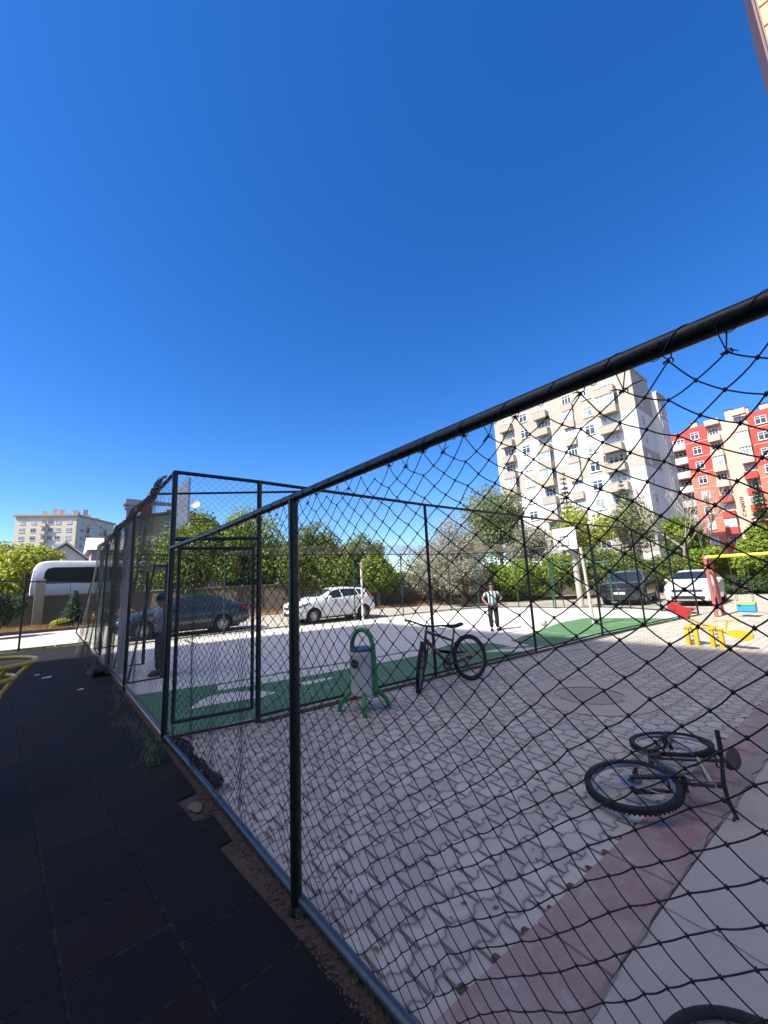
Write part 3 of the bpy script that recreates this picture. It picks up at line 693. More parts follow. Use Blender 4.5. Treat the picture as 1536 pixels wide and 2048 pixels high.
RB = thing('apartment_building', 'red and pink apartment block with white balconies at the right edge', 'apartment building', (94, 19.2, 0))
mb = MB(); mb.bb(94, 106, -6, 19.2, -2, 28.0); mb.build('wall', M_PNK, RB, world=True)
mb = MB(); mb.bb(96.5, 106, 19.2, 24.5, -2, 28.6); mb.build('wall', M_RED, RB, world=True)
F = Fac((94, 19.2), (0, -1), (-1, 0))
for u0, u1 in ((0, 3.6), (9.5, 14.5)): F.box(MB(), u0, u1, 0.0, 0.25, 18.4, 28.2).build('red_bay', M_RED, RB, world=True)
for u0, u1 in ((0, 3.6), (9.5, 14.5)): F.box(MB(), u0, u1, 0.0, 0.25, -1, 18.4).build('salmon_bay', M_ORA, RB, world=True)
for q in ((3.6, 5.7, 27.6, 28.6), (7.6, 9.5, 28.2, 29.2)): F.box(MB(), q[0], q[1], 0.0, 1.1, q[2], q[3]).build('parapet', M_PNK, RB, world=True)
for u, h in ((1.0, 1.6), (4.2, 1.2), (6.4, 2.2), (8.6, 1.7), (11.2, 1.6)):
    F.box(MB(), u, u+1.1, -2.5, -1.5, 28.0, 28.0+h).build('chimney', M_PNK, RB, world=True)
    F.box(MB(), u-.1, u+1.2, -2.6, -1.4, 28.0+h+.001, 28.15+h).build('chimney_cap', G_DARK, RB, world=True)
for k in range(9):
    z = 28.2-3*k
    for u0, u1 in ((0, 3.6), (9.5, 14.5)): F.box(MB(), u0, u1, 0.25, 0.27, z-3.0, z-2.88).build('string_course', M_PNK, RB, world=True)
FL = Fac((96.5, 24.5), (0, -1), (-1, 0))
for k in range(9):
    zc = 26.4-2.9*k; zf = zc-1.5
    window(F, RB, 1.1, 2.4, zc-0.7, zc+0.75, d=0.27, glass=random.choice([G_DARK, G_CUR])); window(F, RB, 10.4, 11.9, zc-0.7, zc+0.75, d=0.27, glass=G_DARK)
    mcol = M_WHT if k < 4 else M_RED
    balcony(F, RB, 3.7, 5.5, zf-.3, 1.15, M_PNK if k < 4 else M_RED, glazed=(k in (2, 6))); balcony(F, RB, 7.65, 9.4, zf+.3, 1.15, M_PNK if k < 3 else M_RED, glazed=(k in (1, 2, 5)))
    if k not in (2, 6): window(F, RB, 3.9, 5.3, zf+.2, zf+2.1, d=0.02, cols=3)
    if k not in (1, 2, 5): window(F, RB, 7.8, 9.2, zf+.7, zf+2.7, d=0.02, cols=3)
    balcony(FL, RB, 2.3, 5.3, zf, 1.6, M_WHT); window(FL, RB, 2.8, 4.8, zf+.4, zf+2.3, d=0.02, cols=3, glass=G_DARK)
# vertical lettering on the pink strip
M_LET = mat('dark red lettering', (0.16, 0.03, 0.03))
def text_mesh(body, size, ext, m, name, parent, mw):
    cu = bpy.data.curves.new('t', 'FONT'); cu.body = body; cu.size = size; cu.extrude = ext; cu.align_x = 'CENTER'; cu.align_y = 'CENTER'; cu.offset = size*0.02
    o = bpy.data.objects.new('t', cu); COL.objects.link(o); bpy.context.view_layer.update()
    me = bpy.data.meshes.new_from_object(o.evaluated_get(bpy.context.evaluated_depsgraph_get())); bpy.data.objects.remove(o); bpy.data.curves.remove(cu)
    me.transform(mw); me.materials.clear(); me.materials.append(m); r = bpy.data.objects.new(name, me); COL.objects.link(r)
    if parent: r.parent = parent
    return r
for k, ch in enumerate('DO\u011eRU'):
    z = 13.25-k*0.74
    M_ = Matrix.Translation(Vector((93.93, 12.66, z))-RB.location) @ Matrix(((0, 0, -1), (-1, 0, 0), (0, 1, 0))).to_4x4()
    text_mesh(ch, 0.74, 0.03, M_LET, 'lettering', RB, M_)

# cream block far left
A = atR(31, 1037, 206); B = atR(154, 1034, 196); Cc = atR(228, 1051, 217); TOP = 33.0
LB = thing('apartment_building', 'cream apartment block with tiled roof and ochre lower floors far behind the bus', 'apartment building', (float(B[0]), float(B[1]), 0))
A2, B2, C2 = Vector(A[:2]), Vector(B[:2]), Vector(Cc[:2]); D2 = A2+(C2-B2)
M_CRE = plaster('cream render', (0.66, 0.58, 0.45)); M_OCH = plaster('ochre render', (0.70, 0.47, 0.28))
pts = [A2, B2, C2, D2]
MB().poly([tuple(p) for p in pts], 17.5, TOP).build('wall', M_CRE, LB, world=True)
MB().poly([tuple(p) for p in pts], -2, 17.5).build('lower_wall', M_OCH, LB, world=True)
cen = (A2+B2+C2+D2)/4
ov = [tuple(cen+(p-cen)*1.05) for p in pts]; mb = MB(); mb.add([(*p, TOP) for p in ov]+[(*tuple(cen+(p-cen)*1.05), TOP+0.7) for p in pts]+[(cen.x, cen.y, TOP+2.6)], [(0,1,2,3),(0,1,5,4),(1,2,6,5),(2,3,7,6),(3,0,4,7),(4,5,8),(5,6,8),(6,7,8),(7,4,8)])
mb.build('roof', mat('pale roof tiles', (0.42, 0.30, 0.22), var=0.2, scale=3), LB, world=True)
F1 = Fac(A2, B2-A2, (-(A2-B2).y*-1, 0)) if False else None
dAB = (B2-A2).normalized(); nAB = Vector((dAB.y, -dAB.x)); LAB = (B2-A2).length
dBC = (C2-B2).normalized(); nBC = Vector((dBC.y, -dBC.x)); LBC = (C2-B2).length
FA = Fac(A2, dAB, nAB); FB = Fac(B2, dBC, nBC)
for f, h in ((0.38, 2.6), (0.55, 3.4), (0.66, 3.0), (0.88, 2.8), (1.05, 3.0)):
    p = A2.lerp(B2, f); q = p-nAB*3.5; MB().box((q.x, q.y, TOP+h/2), (1.7, 1.6, h)).build('chimney', M_CRE, LB, world=True)
for f, h in ((0.2, 2.6), (0.45, 2.4), (0.7, 2.2)):
    p = B2.lerp(C2, f); q = p-nBC*3; MB().box((q.x, q.y, TOP+h/2), (1.5, 1.5, h)).build('chimney', M_CRE, LB, world=True)
for k in range(6):
    z = TOP-2.3-3.1*k
    for f in (0.12, 0.30, 0.70, 0.88): window(FA, LB, LAB*f-0.9, LAB*f+0.9, z-0.8, z+0.8, cols=2)
    if k < 4:
        balcony(FA, LB, LAB*0.42, LAB*0.52, z-1.6, 1.3, M_CRE); window(FA, LB, LAB*0.53, LAB*0.62, z-0.8, z+0.9, cols=3)
        window(FA, LB, LAB*0.43, LAB*0.51, z-1.2, z+0.7, cols=2, glass=G_DARK)
    for f in (0.14, 0.62): window(FB, LB, LBC*f-0.9, LBC*f+0.9, z-0.8, z+0.8, cols=2)
    for f in (0.32, 0.78): balcony(FB, LB, LBC*f-1.6, LBC*f+1.6, z-1.6, 1.3, M_CRE, glazed=(k in (1, 2)))
# far red roof at the left edge
p = atR(2, 1100, 230); q = atR(24, 1100, 230)
H1 = thing('apartment_building', 'distant pale block with bright red roof at the left edge', 'apartment building', (float(p[0]), float(p[1]), 0))
mb = MB(); mb.bb(p[0]-12, q[0], p[1], p[1]+12, -2, 19.5); mb.build('wall', M_PNK, H1, world=True)
mb = MB(); mb.add([(p[0]-13, p[1]-1, 19.5), (q[0]+1, p[1]-1, 19.5), (q[0]+1, p[1]+13, 19.5), (p[0]-13, p[1]+13, 19.5), (p[0]-9, p[1]+6, 23.5), (q[0]-3, p[1]+6, 23.5)], [(0,1,2,3),(0,1,5,4),(1,2,5),(2,3,4,5),(3,0,4)])
for i in range(4): mb.bb(p[0]-7+i*2.6, p[0]-5.8+i*2.6, p[1]+2, p[1]+3, 20, 24.5)
mb.build('roof', mat('bright red roof', (0.5, 0.05, 0.05), var=0.2, scale=1), H1, world=True)
F = Fac((p[0]-12, p[1]), (1, 0), (0, -1))
for u in (2, 6, 10): 
    for z in (17, 13.5): window(F, H1, u, u+1.8, z-1, z+1)
# white gabled houses
def house(name, label, x0, x1, y, dep, ze, zr, mw, mr, ridge='x', wins=()):
    t_ = thing(name, label, 'house', ((x0+x1)/2, y, 0))
    if ridge == 'x':
        MB().bb(x0, x1, y, y+dep, -1, ze).build('wall', mw, t_, world=True)
        r = MB().add([(x0-.4, y-.5, ze-.15), (x1+.4, y-.5, ze-.15), (x1+.4, y+dep+.5, ze-.15), (x0-.4, y+dep+.5, ze-.15), (x0-.4, y+dep/2, zr), (x1+.4, y+dep/2, zr)], [(0,3,2,1),(0,1,5,4),(2,3,4,5),(0,4,3),(1,2,5)])
    else:
        xm = (x0+x1)/2
        MB().slab([(x0, y, -1), (x1, y, -1), (x1, y, ze), (xm, y, zr-.25), (x0, y, ze)], (0, dep, 0)).build('wall', mw, t_, world=True)
        r = MB()
        r.slab([(x0-.5, y-.5, ze-.3), (xm, y-.5, zr-.05), (xm, y-.5, zr+.2), (x0-.5, y-.5, ze-.05)], (0, dep+1, 0)); r.slab([(xm, y-.5, zr-.05), (x1+.5, y-.5, ze-.3), (x1+.5, y-.5, ze-.05), (xm, y-.5, zr+.2)], (0, dep+1, 0))
    r.build('roof', mr, t_, world=True)
    Fh = Fac((x0, y), (1, 0), (0, -1))
    for (u, w__, z0, z1) in wins: window(Fh, t_, u, u+w__, z0, z1)
    return t_
M_WROOF = mat('pale roof sheet', (0.55, 0.54, 0.52), var=0.1, scale=2)
house('house', 'small white gabled house just above the bus roof', -0.9, 3.0, 60, 8, 6.0, 7.9, M_WHT, M_WROOF, 'y', ((0.9, .5, 4.6, 6.0), (2.2, .8, 4.4, 5.8)))
house('house', 'white house with mauve dormer and pale eaves beside the small gabled house', 3.3, 8.2, 56, 8, 6.9, 8.6, plaster('mauve render', (0.30, 0.27, 0.30)), M_WROOF, 'x', ((0.8, 1.0, 5.2, 6.4),))
# olive gabled house behind the hedge
M_OLI = plaster('olive render', (0.40, 0.35, 0.22))
OH = thing('house', 'olive gabled house with dark windows and satellite dish behind the green trees', 'house', (10, 44.5, 0))
MB().slab([(5.4, 44.5, -1), (14.6, 44.0, -1), (14.6, 44.0, 7.6), (10.8, 44.2, 9.55), (8.4, 44.35, 9.3), (6.6, 44.45, 8.95), (5.4, 44.5, 8.6)], (0.6, 8, 0)).build('wall', M_OLI, OH, world=True)
MB().slab([(5.2, 44.2, 8.62), (6.6, 44.1, 9.0), (8.4, 44.0, 9.36), (10.8, 43.9, 9.62), (15.1, 43.7, 7.4), (15.1, 43.7, 7.6), (10.8, 43.9, 9.82), (8.4, 44.0, 9.56), (6.6, 44.1, 9.2), (5.2, 44.2, 8.82)], (0.6, 8.6, 0)).build('roof', plaster('olive roof edge', (0.20, 0.17, 0.12)), OH, world=True)
mb = MB(); mb.bb(6.3, 7.3, 45, 46, 8.6, 10.3); mb.build('chimney', mat('brick red chimney', (0.26, 0.09, 0.07), var=.2), OH, world=True)
mb = MB(); mb.bb(8.6, 9.1, 45, 46, 9, 10.0); mb.build('chimney', MC['brick red chimney'], OH, world=True)
F = Fac((5.4, 44.5), (9.2, -.5), (-.054, -1))
window(F, OH, 2.9, 3.9, 7.5, 8.6, glass=G_DARK); window(F, OH, 0.8, 2.3, 5.9, 7.1, glass=G_CUR); window(F, OH, 2.9, 4.0, 5.5, 6.6, glass=G_DARK)
mb = MB(); mb.lathe([(0.0, 0), (0.25, 0.03), (0.42, 0.11), (0.45, 0.16), (0.42, 0.14), (0.25, 0.06), (0.0, 0.03)], 20, (11.0, 43.8, 10.45), (-.3, -1, .5), cap=False); d_ = mb.build('dish', M_PVC, OH, smooth=True, world=True)
MB().tube([(11.0, 44.2, 9.5), (11.0, 44.1, 10.1), (11.0, 43.85, 10.4)], 0.03, 8).build('dish_pole', M_METAL, OH, smooth=True, world=True)
# apartment block behind the camera: it throws the big shade over the play yard
EL = SUN_EL; LSH = 46.0; HC = LSH*math.tan(EL); cx = 10.2-SUN_TRAVEL.x*LSH; cy = 12.75-SUN_TRAVEL.y*LSH
SB = thing('apartment_building', 'brick red apartment block behind the viewer whose shade covers the yard', 'apartment building', (cx, cy, 0))
MB().bb(cx-14, cx, cy-62, cy, -1, HC).build('wall', plaster('brick red render', (0.33, 0.20, 0.16)), SB, world=True)
F = Fac((cx, cy), (0, -1), (1, 0))
for k in range(8):
    for u in (3, 9, 15, 21, 27): window(F, SB, u, u+1.8, 1.4+3*k, 3.0+3*k)
# tall tower at the far right, only its corner shows
c0 = atR(1508, 0, 16.0); 
TW = thing('apartment_building', 'corner of a tall brown tower with peach quoins at the top right', 'apartment building', (float(c0[0]), float(c0[1]), 0))
tx, ty = float(c0[0]), float(c0[1]); HT = 30
MB().bb(tx, tx+12, ty-14, ty-0.02, -1, HT).build('wall', mat('brown red render', (0.17, 0.075, 0.06), var=.15, scale=2, bmp=.4), TW, world=True)
mb = MB(); z = 0.2
while z < HT-0.5:
    mb.rbox((tx-0.02, ty-0.20, z+0.37), (0.10, 0.30, 0.70), 0.02); z += 0.78
mb.build('quoin', plaster('peach render', (0.72, 0.42, 0.28)), TW, world=True)
MB().tube([(tx-0.06, ty+0.03, 0), (tx-0.06, ty+0.03, HT)], 0.035, 8).build('downpipe', mat('brown pipe', (0.20, 0.12, 0.12)), TW, smooth=True, world=True)

# ================================================================= WALL, BUS, VERGE
M_WALL = m_concrete('weathered retaining wall', (0.115, 0.098, 0.072), spots=0.6, scale=0.9)
WP = [(-22, 31.5), (-0.6, 29.4), (4.8, 28.4), (14.8, 22.2), (20.9, 18.7), (26.5, 15.2), (30.5, 9.5), (34.5, 2.0), (37, -8)]
gw = thing('garden_wall', 'long brown weathered concrete wall behind the parked cars', 'wall', (-0.6, 29.4, 0))
mb = MB(); capm = MB()
for i, ((xa, ya), (xb, yb)) in enumerate(zip(WP[:-1], WP[1:])):
    d = Vector((xb-xa, yb-ya, 0)); L = d.length; a_ = math.atan2(d.y, d.x); R = Matrix.Rotation(a_, 3, 'Z')
    h = 1.72 if i < 4 else 1.45
    mb.box(((xa+xb)/2, (ya+yb)/2, h/2-.15), (L+.02, 0.25+i*0.004, h+.3), R); capm.box(((xa+xb)/2, (ya+yb)/2, h+.035), (L+.06, 0.36+i*0.004, 0.07), R)
    n_ = int(L/3)
mb.build('wall', M_WALL, gw, world=True); capm.build('coping', m_concrete('wall coping', (0.20, 0.18, 0.15), scale=2), gw, world=True)
mb = MB()
pw = atR(80, 1180, 28.6)
mb.rbox((float(pw[0]), float(pw[1]), 1.15), (0.42, 0.5, 2.9), 0.03); tag(mb.build('gate_pillar', m_concrete('pale pillar', (0.26, 0.235, 0.19), spots=.4)), 'pale concrete pillar standing against the wall below the rear of the bus', 'pillar')
# verge strip in front of the wall
VI = [(-22, 27.3), (-0.6, 26.3), (4.5, 26.0), (13.8, 21.0), (20.0, 17.3), (25.0, 14.2), (28.5, 9.0), (32.3, 1.5), (34.5, -8)]
mb = MB(); n = len(WP); mb.add([(*p, 0.03) for p in VI]+[(*p, 0.12) for p in WP], [(i, i+1, n+i+1, n+i) for i in range(n-1)]); struct(mb.build('verge', M_VERGE))
mb = MB()
for (xa, ya), (xb, yb) in zip(VI[:-1], VI[1:]):
    d = Vector((xb-xa, yb-ya, 0)); L = d.length; R = Matrix.Rotation(math.atan2(d.y, d.x), 3, 'Z'); n_ = int(L/0.8)
    for k in range(n_):
        f = (k+.5)/n_; mb.rbox((xa+(xb-xa)*f, ya+(yb-ya)*f, 0.05), (L/n_-0.012, 0.13, 0.16), 0.012, R)
struct(mb.build('verge_kerb', m_concrete('reddish kerb', (0.30, 0.20, 0.16), scale=2)))
# edge kerb between path and tiles
mb = MB()
for k in range(44): mb.rbox((-38+k*0.9, 17.6, 0.03), (0.885, 0.10, 0.07), 0.01)
struct(mb.build('path_kerb', m_concrete('grey kerb', (0.25, 0.23, 0.21), scale=2)))
# bus
BY = 32.4; bx0 = float(atY(66, 1125, BY)[0]); zt = float(atY(150, 1121, BY)[2])
bus = thing('bus', 'white coach with a dark wraparound window band parked behind the wall', 'bus', (bx0+4.2, BY+1.2, 0))
M_BUS = mat('white bus paint', (0.70, 0.72, 0.74), rough=0.25, var=0.03, scale=1, coat=0.5, dirt=0.1)
bm_ = MB(); 
prof = [(0.0, zt-0.95), (0.05, zt-0.5), (0.14, zt-0.28), (0.30, zt-0.12), (0.55, zt-0.03), (0.9, zt), (7.4, zt-.02), (8.0, zt-.15), (8.35, zt-.55), (8.5, zt-1.4), (8.55, 0.5), (0.02, 0.5), (-0.05, zt-1.7)]
prof = [(bx0+a_, b_) for a_, b_ in prof]
Nn = len(prof); ys = [(BY, 0.90), (BY+0.06, 0.97), (BY+0.2, 1.0), (BY+2.2, 1.0), (BY+2.34, .97), (BY+2.4, .90)]
vs = []; ccx = bx0+4.25; ccz = 2.2
for y, s_ in ys:
    for (x_, z_) in prof: vs.append((ccx+(x_-ccx)*(s_*0.1+0.9), y, ccz+(z_-ccz)*s_))
fs = [tuple(range(Nn)), tuple((len(ys)-1)*Nn+i for i in range(Nn-1, -1, -1))]
for j in range(len(ys)-1):
    for i in range(Nn): fs.append((j*Nn+i, j*Nn+(i+1) % Nn, (j+1)*Nn+(i+1) % Nn, (j+1)*Nn+i))
bm_.add(vs, fs); bm_.build('body', M_BUS, bus, smooth=True, world=True)
zt2 = zt-0.42; zb2 = zt-1.42
wb_ = MB().slab([(bx0+0.55, BY-0.012, zb2), (bx0+8.0, BY-0.012, zb2), (bx0+8.0, BY-0.012, zt2), (bx0+1.0, BY-0.012, zt2), (bx0+0.72, BY-0.012, zt2-.08), (bx0+0.6, BY-0.012, zt2-.3)], (0, 0.08, 0)).build('window_band', m_glass('bus glass', (0.004, 0.005, 0.005), 0.2, 0.2), bus, world=True)
mb = MB()
for u in (2.4, 4.3, 6.2): mb.bb(bx0+u, bx0+u+0.05, BY-.03, BY-.014, zb2, zt2)
mb.build('window_divider', mat('black rubber', (0.01, 0.01, 0.011)), bus, world=True)
mb = MB()
for u in (1.9, 3.2, 4.6, 6.0): mb.bb(bx0+u, bx0+u+0.02, BY-.006, BY+.01, 0.8, zb2-.04)
mb.build('panel_seam', MC['black rubber'], bus, world=True)
mb = MB(); mb.rbox((bx0-0.03, BY+0.25, zt-0.85), (0.05, 0.3, 0.5), .02); mb.build('tail_light', mat('lamp red', (0.35, 0.01, 0.01), rough=.2), bus, world=True)
for u in (1.6, 6.9):
    w = MB().lathe([(0.16, -.02), (0.34, 0), (0.47, .04), (0.48, .2), (0.40, .26), (0.1, .26)], 24, (bx0+u, BY-.03, 0.46), (0, 1, 0)).build('wheel', MC['black rubber'], bus, smooth=True, world=True)
# ================================================================= CARS
M_TYRE = mat('tyre rubber', (0.014, 0.014, 0.015), rough=0.85, var=0.25, scale=12)
M_RIM = mat('alloy rim', (0.42, 0.43, 0.44), rough=0.3, metal=0.8, var=0.08)
M_BLK = mat('black plastic trim', (0.016, 0.016, 0.018), rough=0.5, var=0.2)
M_CGL = m_glass('car glass', (0.012, 0.018, 0.022), 0.03)
M_LAMP = mat('smoked lamp glass', (0.10, 0.11, 0.12), rough=0.08, var=0.25, scale=25, coat=1.0)
M_TAIL = mat('tail lamp red', (0.40, 0.012, 0.015), rough=0.12, var=0.2, scale=20, coat=1.0)
M_CHR = mat('chrome', (0.55, 0.56, 0.58), rough=0.12, metal=1.0, var=0.05)
M_PLATE = mat('number plate', (0.75, 0.75, 0.75), rough=0.4, var=0.03)
def interp(tab, x):
    xs = [p[0] for p in tab]
    if x <= xs[0]: return tab[0][1]
    for (a, va), (b, vb) in zip(tab[:-1], tab[1:]):
        if x <= b:
            t_ = (x-a)/(b-a); return va+(vb-va)*t_
    return tab[-1][1]
def make_car(label, loc, rz, spec, paint, group=None, near_detail=True):
    """car along +x (front at x=0), y to its right is negative; built from station tables"""
    L, Wd = spec['L'], spec['W']; hw = Wd/2
    top, sh, wt, zb = spec['top'], spec['sh'], spec['wt'], spec['zb']
    wid = [(0, .80), (.03, .87), (.12, .95), (.35, .985), (.8, 1.0), (L-.8, 1.0), (L-.35, .975), (L-.1, .93), (L-.02, .86), (L, .80)]
    t_ = thing('parked_car', label, 'car', loc, rz, group or 'cars parked around the court')
    def sec(x):
        w = hw*interp(wid, x); zt = interp(top, x); zs = min(interp(sh, x), zt-.025); b = interp(zb, x); tw = min(w*.96, hw*interp(wt, x))
        lo = b+.02
        return [(0, b), (w*.80, b), (w*.955, b+.05), (w*.99, b+(zs-b)*.35), (w, b+(zs-b)*.62), (w*.985, zs-.07), (w*.955, zs), (tw*.5+w*.955*.5, zs+(zt-.03-zs)*.52+.004), (tw, zt-.045), (tw*.93, zt-.015), (tw*.6, zt+.002), (0, zt+.012)]
    N = 72; xs = [L*(0.5-0.5*math.cos(PI*i/N))*0.35+L*i/N*0.65 for i in range(N+1)]
    bm = bmesh.new(); rows = []
    for x in xs:
        s_ = sec(x); ring = [(x, -y, z) for y, z in s_]+[(x, y, z) for y, z in s_[-2:0:-1]]
        rows.append([bm.verts.new(p) for p in ring])
    n = len(rows[0])
    for i in range(N):
        for k in range(n):
            bm.faces.new((rows[i][k], rows[i][(k+1) % n], rows[i+1][(k+1) % n], rows[i+1][k]))
    bm.faces.new(rows[0][::-1]); bm.faces.new(rows[-1]); bmesh.ops.recalc_face_normals(bm, faces=bm.faces[:])
    me = bpy.data.meshes.new('body'); bm.to_mesh(me); bm.free(); body = bpy.data.objects.new('body', me); COL.objects.link(body); me.materials.append(paint)
    R_ = spec.get('R', .31); fx, rx = spec['fx'], spec['rx']
    cut = MB()
    for x in (fx, rx):
        cut.lathe([(R_+.05, -hw-.2), (R_+.05, -hw+.26)], 32, (x, 0, R_), (0, 1, 0)); cut.lathe([(R_+.05, hw-.26), (R_+.05, hw+.2)], 32, (x, 0, R_), (0, 1, 0))
    cu = cut.build('cut', M_BLK); bo = body.modifiers.new('b', 'BOOLEAN'); bo.operation = 'DIFFERENCE'; bo.object = cu; bo.solver = 'EXACT'
    bpy.context.view_layer.update(); dg = bpy.context.evaluated_depsgraph_get(); m2 = bpy.data.meshes.new_from_object(body.evaluated_get(dg)); body.modifiers.clear()
    body.data = m2; bpy.data.objects.remove(cu); bpy.data.meshes.remove(me); m2.materials.clear(); m2.materials.append(paint)
    m2.polygons.foreach_set('use_smooth', [True]*len(m2.polygons)); m2.polygons.foreach_set('material_index', [0]*len(m2.polygons))
    try: m2.set_sharp_from_angle(angle=math.radians(32))
    except Exception: pass
    body.parent = t_
    def S(x, k, f, side):                       # point on the body skin between section points k and k+1
        s_ = sec(x); a, b = s_[k], s_[k+1]; return Vector((x, side*(a[0]+(b[0]-a[0])*f), a[1]+(b[1]-a[1])*f))
    def skin(x, v, side):                       # v: 6=shoulder .. 8=roof edge .. 11=centre top
        k = min(10, int(v)); return S(x, k, v-k, side)
    def patch(name, fun, nu, nv, m, off, par=body):
        """fun(a,b) -> (x, v, side)"""
        P = [[None]*(nv+1) for _ in range(nu+1)]
        for i in range(nu+1):
            for j in range(nv+1):
                x, v, sd_ = fun(i/nu, j/nv); e = 0.01
                p = skin(x, v, sd_); du = skin(min(L-.001, x+e), v, sd_)-skin(max(.001, x-e), v, sd_); v0, v1 = max(0.001, v-.05), min(10.999, v+.05)
                dv = skin(x, v1, sd_)-skin(x, v0, sd_); nn = du.cross(dv)*sd_
                if nn.length < 1e-9: nn = Vector((0, 0, 1))
                nn.normalize(); P[i][j] = p-nn*off if nn.dot(Vector((0, p.y, p.z-.6))) < 0 else p+nn*off
        mb = MB(); mb.add([P[i][j] for i in range(nu+1) for j in range(nv+1)], [(i*(nv+1)+j, (i+1)*(nv+1)+j, (i+1)*(nv+1)+j+1, i*(nv+1)+j+1) for i in range(nu) for j in range(nv)])
        return mb.build(name, m, t_, smooth=True)
    g = spec['glass']
    for side in (-1, 1):
        for (b0, b1, t0, t1) in g['side']:
            patch('side_window', lambda a, b, b0=b0, b1=b1, t0=t0, t1=t1, s=side: ((b0+(b1-b0)*a)*(1-b)+(t0+(t1-t0)*a)*b, 6.12+1.62*b, s), 8, 5, M_CGL, .006)
        # door seams
        for x in spec['seams']:
            patch('door_seam', lambda a, b, x=x, s=side: (x+.012*a+.02*math.sin(b*2), 3.1+2.8*b, s), 1, 8, M_BLK, .003)
        for x in spec['handles']:
            h = skin(x, 5.2, side); MB().rbox((h.x, h.y+side*.012, h.z), (.17, .035, .03), .01).build('door_handle', spec.get('hm', paint), t_, smooth=True)
        mx = skin(g['side'][0][0]+.22, 6.2, side)
        MB().ball((mx.x, mx.y+side*.11, mx.z+.05), (.09, .11, .075), 12).build('wing_mirror', paint, t_, smooth=True)
        if spec.get('sill', 1): patch('sill', lambda a, b, s=side: (fx+R_+.08+(rx-fx-2*R_-.16)*a, 2.05+.7*b, s), 10, 2, M_BLK, .006)
        hl = spec['head']; patch('headlight', lambda a, b, s=side: (hl[0]+(hl[1]-hl[0])*a, (hl[2]+(hl[3]-hl[2])*b)*(1-.25*a)+(hl[3])*(.25*a), s), 8, 4, M_LAMP, .008)
        tl = spec['tail']; patch('tail_light', lambda a, b, s=side: (tl[0]+(tl[1]-tl[0])*a, tl[2]+(tl[3]-tl[2])*b, s), 6, 6, M_TAIL, .008)
    for nm, (xb, xt, xbe) in (('windscreen', g['front']), ('rear_window', g['rear'])):
        def fw(a, b, xb=xb, xt=xt, xbe=xbe):
            w = 2*a-1; sd_ = 1 if w >= 0 else -1; x0 = xb+(xbe-xb)*abs(w)**2
            return (x0+(xt-x0)*b, 11-2.75*abs(w)-.001, sd_)
        patch(nm, fw, 16, 8, M_CGL, .006)
    # front fascia
    fz = interp(zb, 0); ft = interp(top, 0)
    MB().rbox((-.006, 0, fz+(ft-fz)*.72), (.05, Wd*.60, (ft-fz)*.16), .015).build('grille', M_BLK, t_)
    MB().rbox((-.002, 0, fz+(ft-fz)*.20), (.06, Wd*.66, (ft-fz)*.22), .02).build('air_intake', M_BLK, t_)
    MB().rbox((-.030, 0, fz+(ft-fz)*.72), (.018, Wd*.40, .018), .006).build('grille_bar', M_CHR, t_)
    MB().lathe([(0, 0), (.045, 0), (.045, .012), (0, .016)], 16, (-.035, 0, fz+(ft-fz)*.78), (-1, 0, 0), cap=False).build('badge', M_CHR, t_, smooth=True)
    MB().rbox((-.038, 0, fz+(ft-fz)*.45), (.014, .50, .11), .004).build('number_plate', M_PLATE, t_)
    MB().rbox((L+.010, 0, .62), (.02, .50, .11), .004).build('number_plate', M_PLATE, t_)
    for side in (-1, 1):
        for x in (fx, rx):
            c = (x, side*(hw-.115), R_)
            ty = MB().lathe([(R_*.62, -.09), (R_*.80, -.105), (R_*.96, -.10), (R_, -.075), (R_, .075), (R_*.96, .10), (R_*.80, .105), (R_*.62, .09)], 36, c, (0, side, 0), cap=False).build('tyre', M_TYRE, t_, smooth=True)
            rm = MB(); rm.lathe([(R_*.64, -.08), (R_*.64, .085), (R_*.60, .09), (R_*.58, .04), (R_*.50, .0), (R_*.1, .0)], 36, c, (0, side, 0), cap=False)
            ns = spec.get('spokes', 10)
            for k in range(ns):
                a_ = 2*PI*k/ns; d = Vector((math.cos(a_), 0, math.sin(a_))); p0 = Vector(c)+Vector((0, side*.07, 0))+d*.03; p1 = Vector(c)+Vector((0, side*.082, 0))+d*R_*.62
                rm.tube([p0, p1], [.024, .016], 5)
            rm.lathe([(0, .085), (.05, .085), (.055, .04)], 14, c, (0, side, 0), cap=False)
            rim = rm.build('rim', M_RIM, t_, smooth=True); rim.parent = ty
            dk = MB().lathe([(R_+.045, -.10), (R_+.045, .085)], 30, (x, side*(hw-.17), R_), (0, side, 0)); 
            vs = dk; w2 = MB(); w2.lathe([(0.0, 0), (R_+.048, 0)], 30, (x, side*(hw-.24), R_), (0, side, 0), cap=False); w2.build('wheel_arch', M_BLK, t_)
    MB().bb(.5, L-.4, -hw*.72, hw*.72, .16, .30).build('underbody', M_BLK, t_)
    return t_
M_NAVY = mat('dark steel blue car paint', (0.022, 0.042, 0.055), rough=0.22, metal=0.35, var=0.06, scale=1, coat=0.8)
M_CWH = mat('white car paint', (0.74, 0.75, 0.76), rough=0.25, var=0.02, scale=1, coat=0.6, dirt=0.05)
M_CDK = mat('dark grey blue car paint', (0.022, 0.032, 0.048), rough=0.22, metal=0.35, var=0.06, scale=1, coat=0.8)
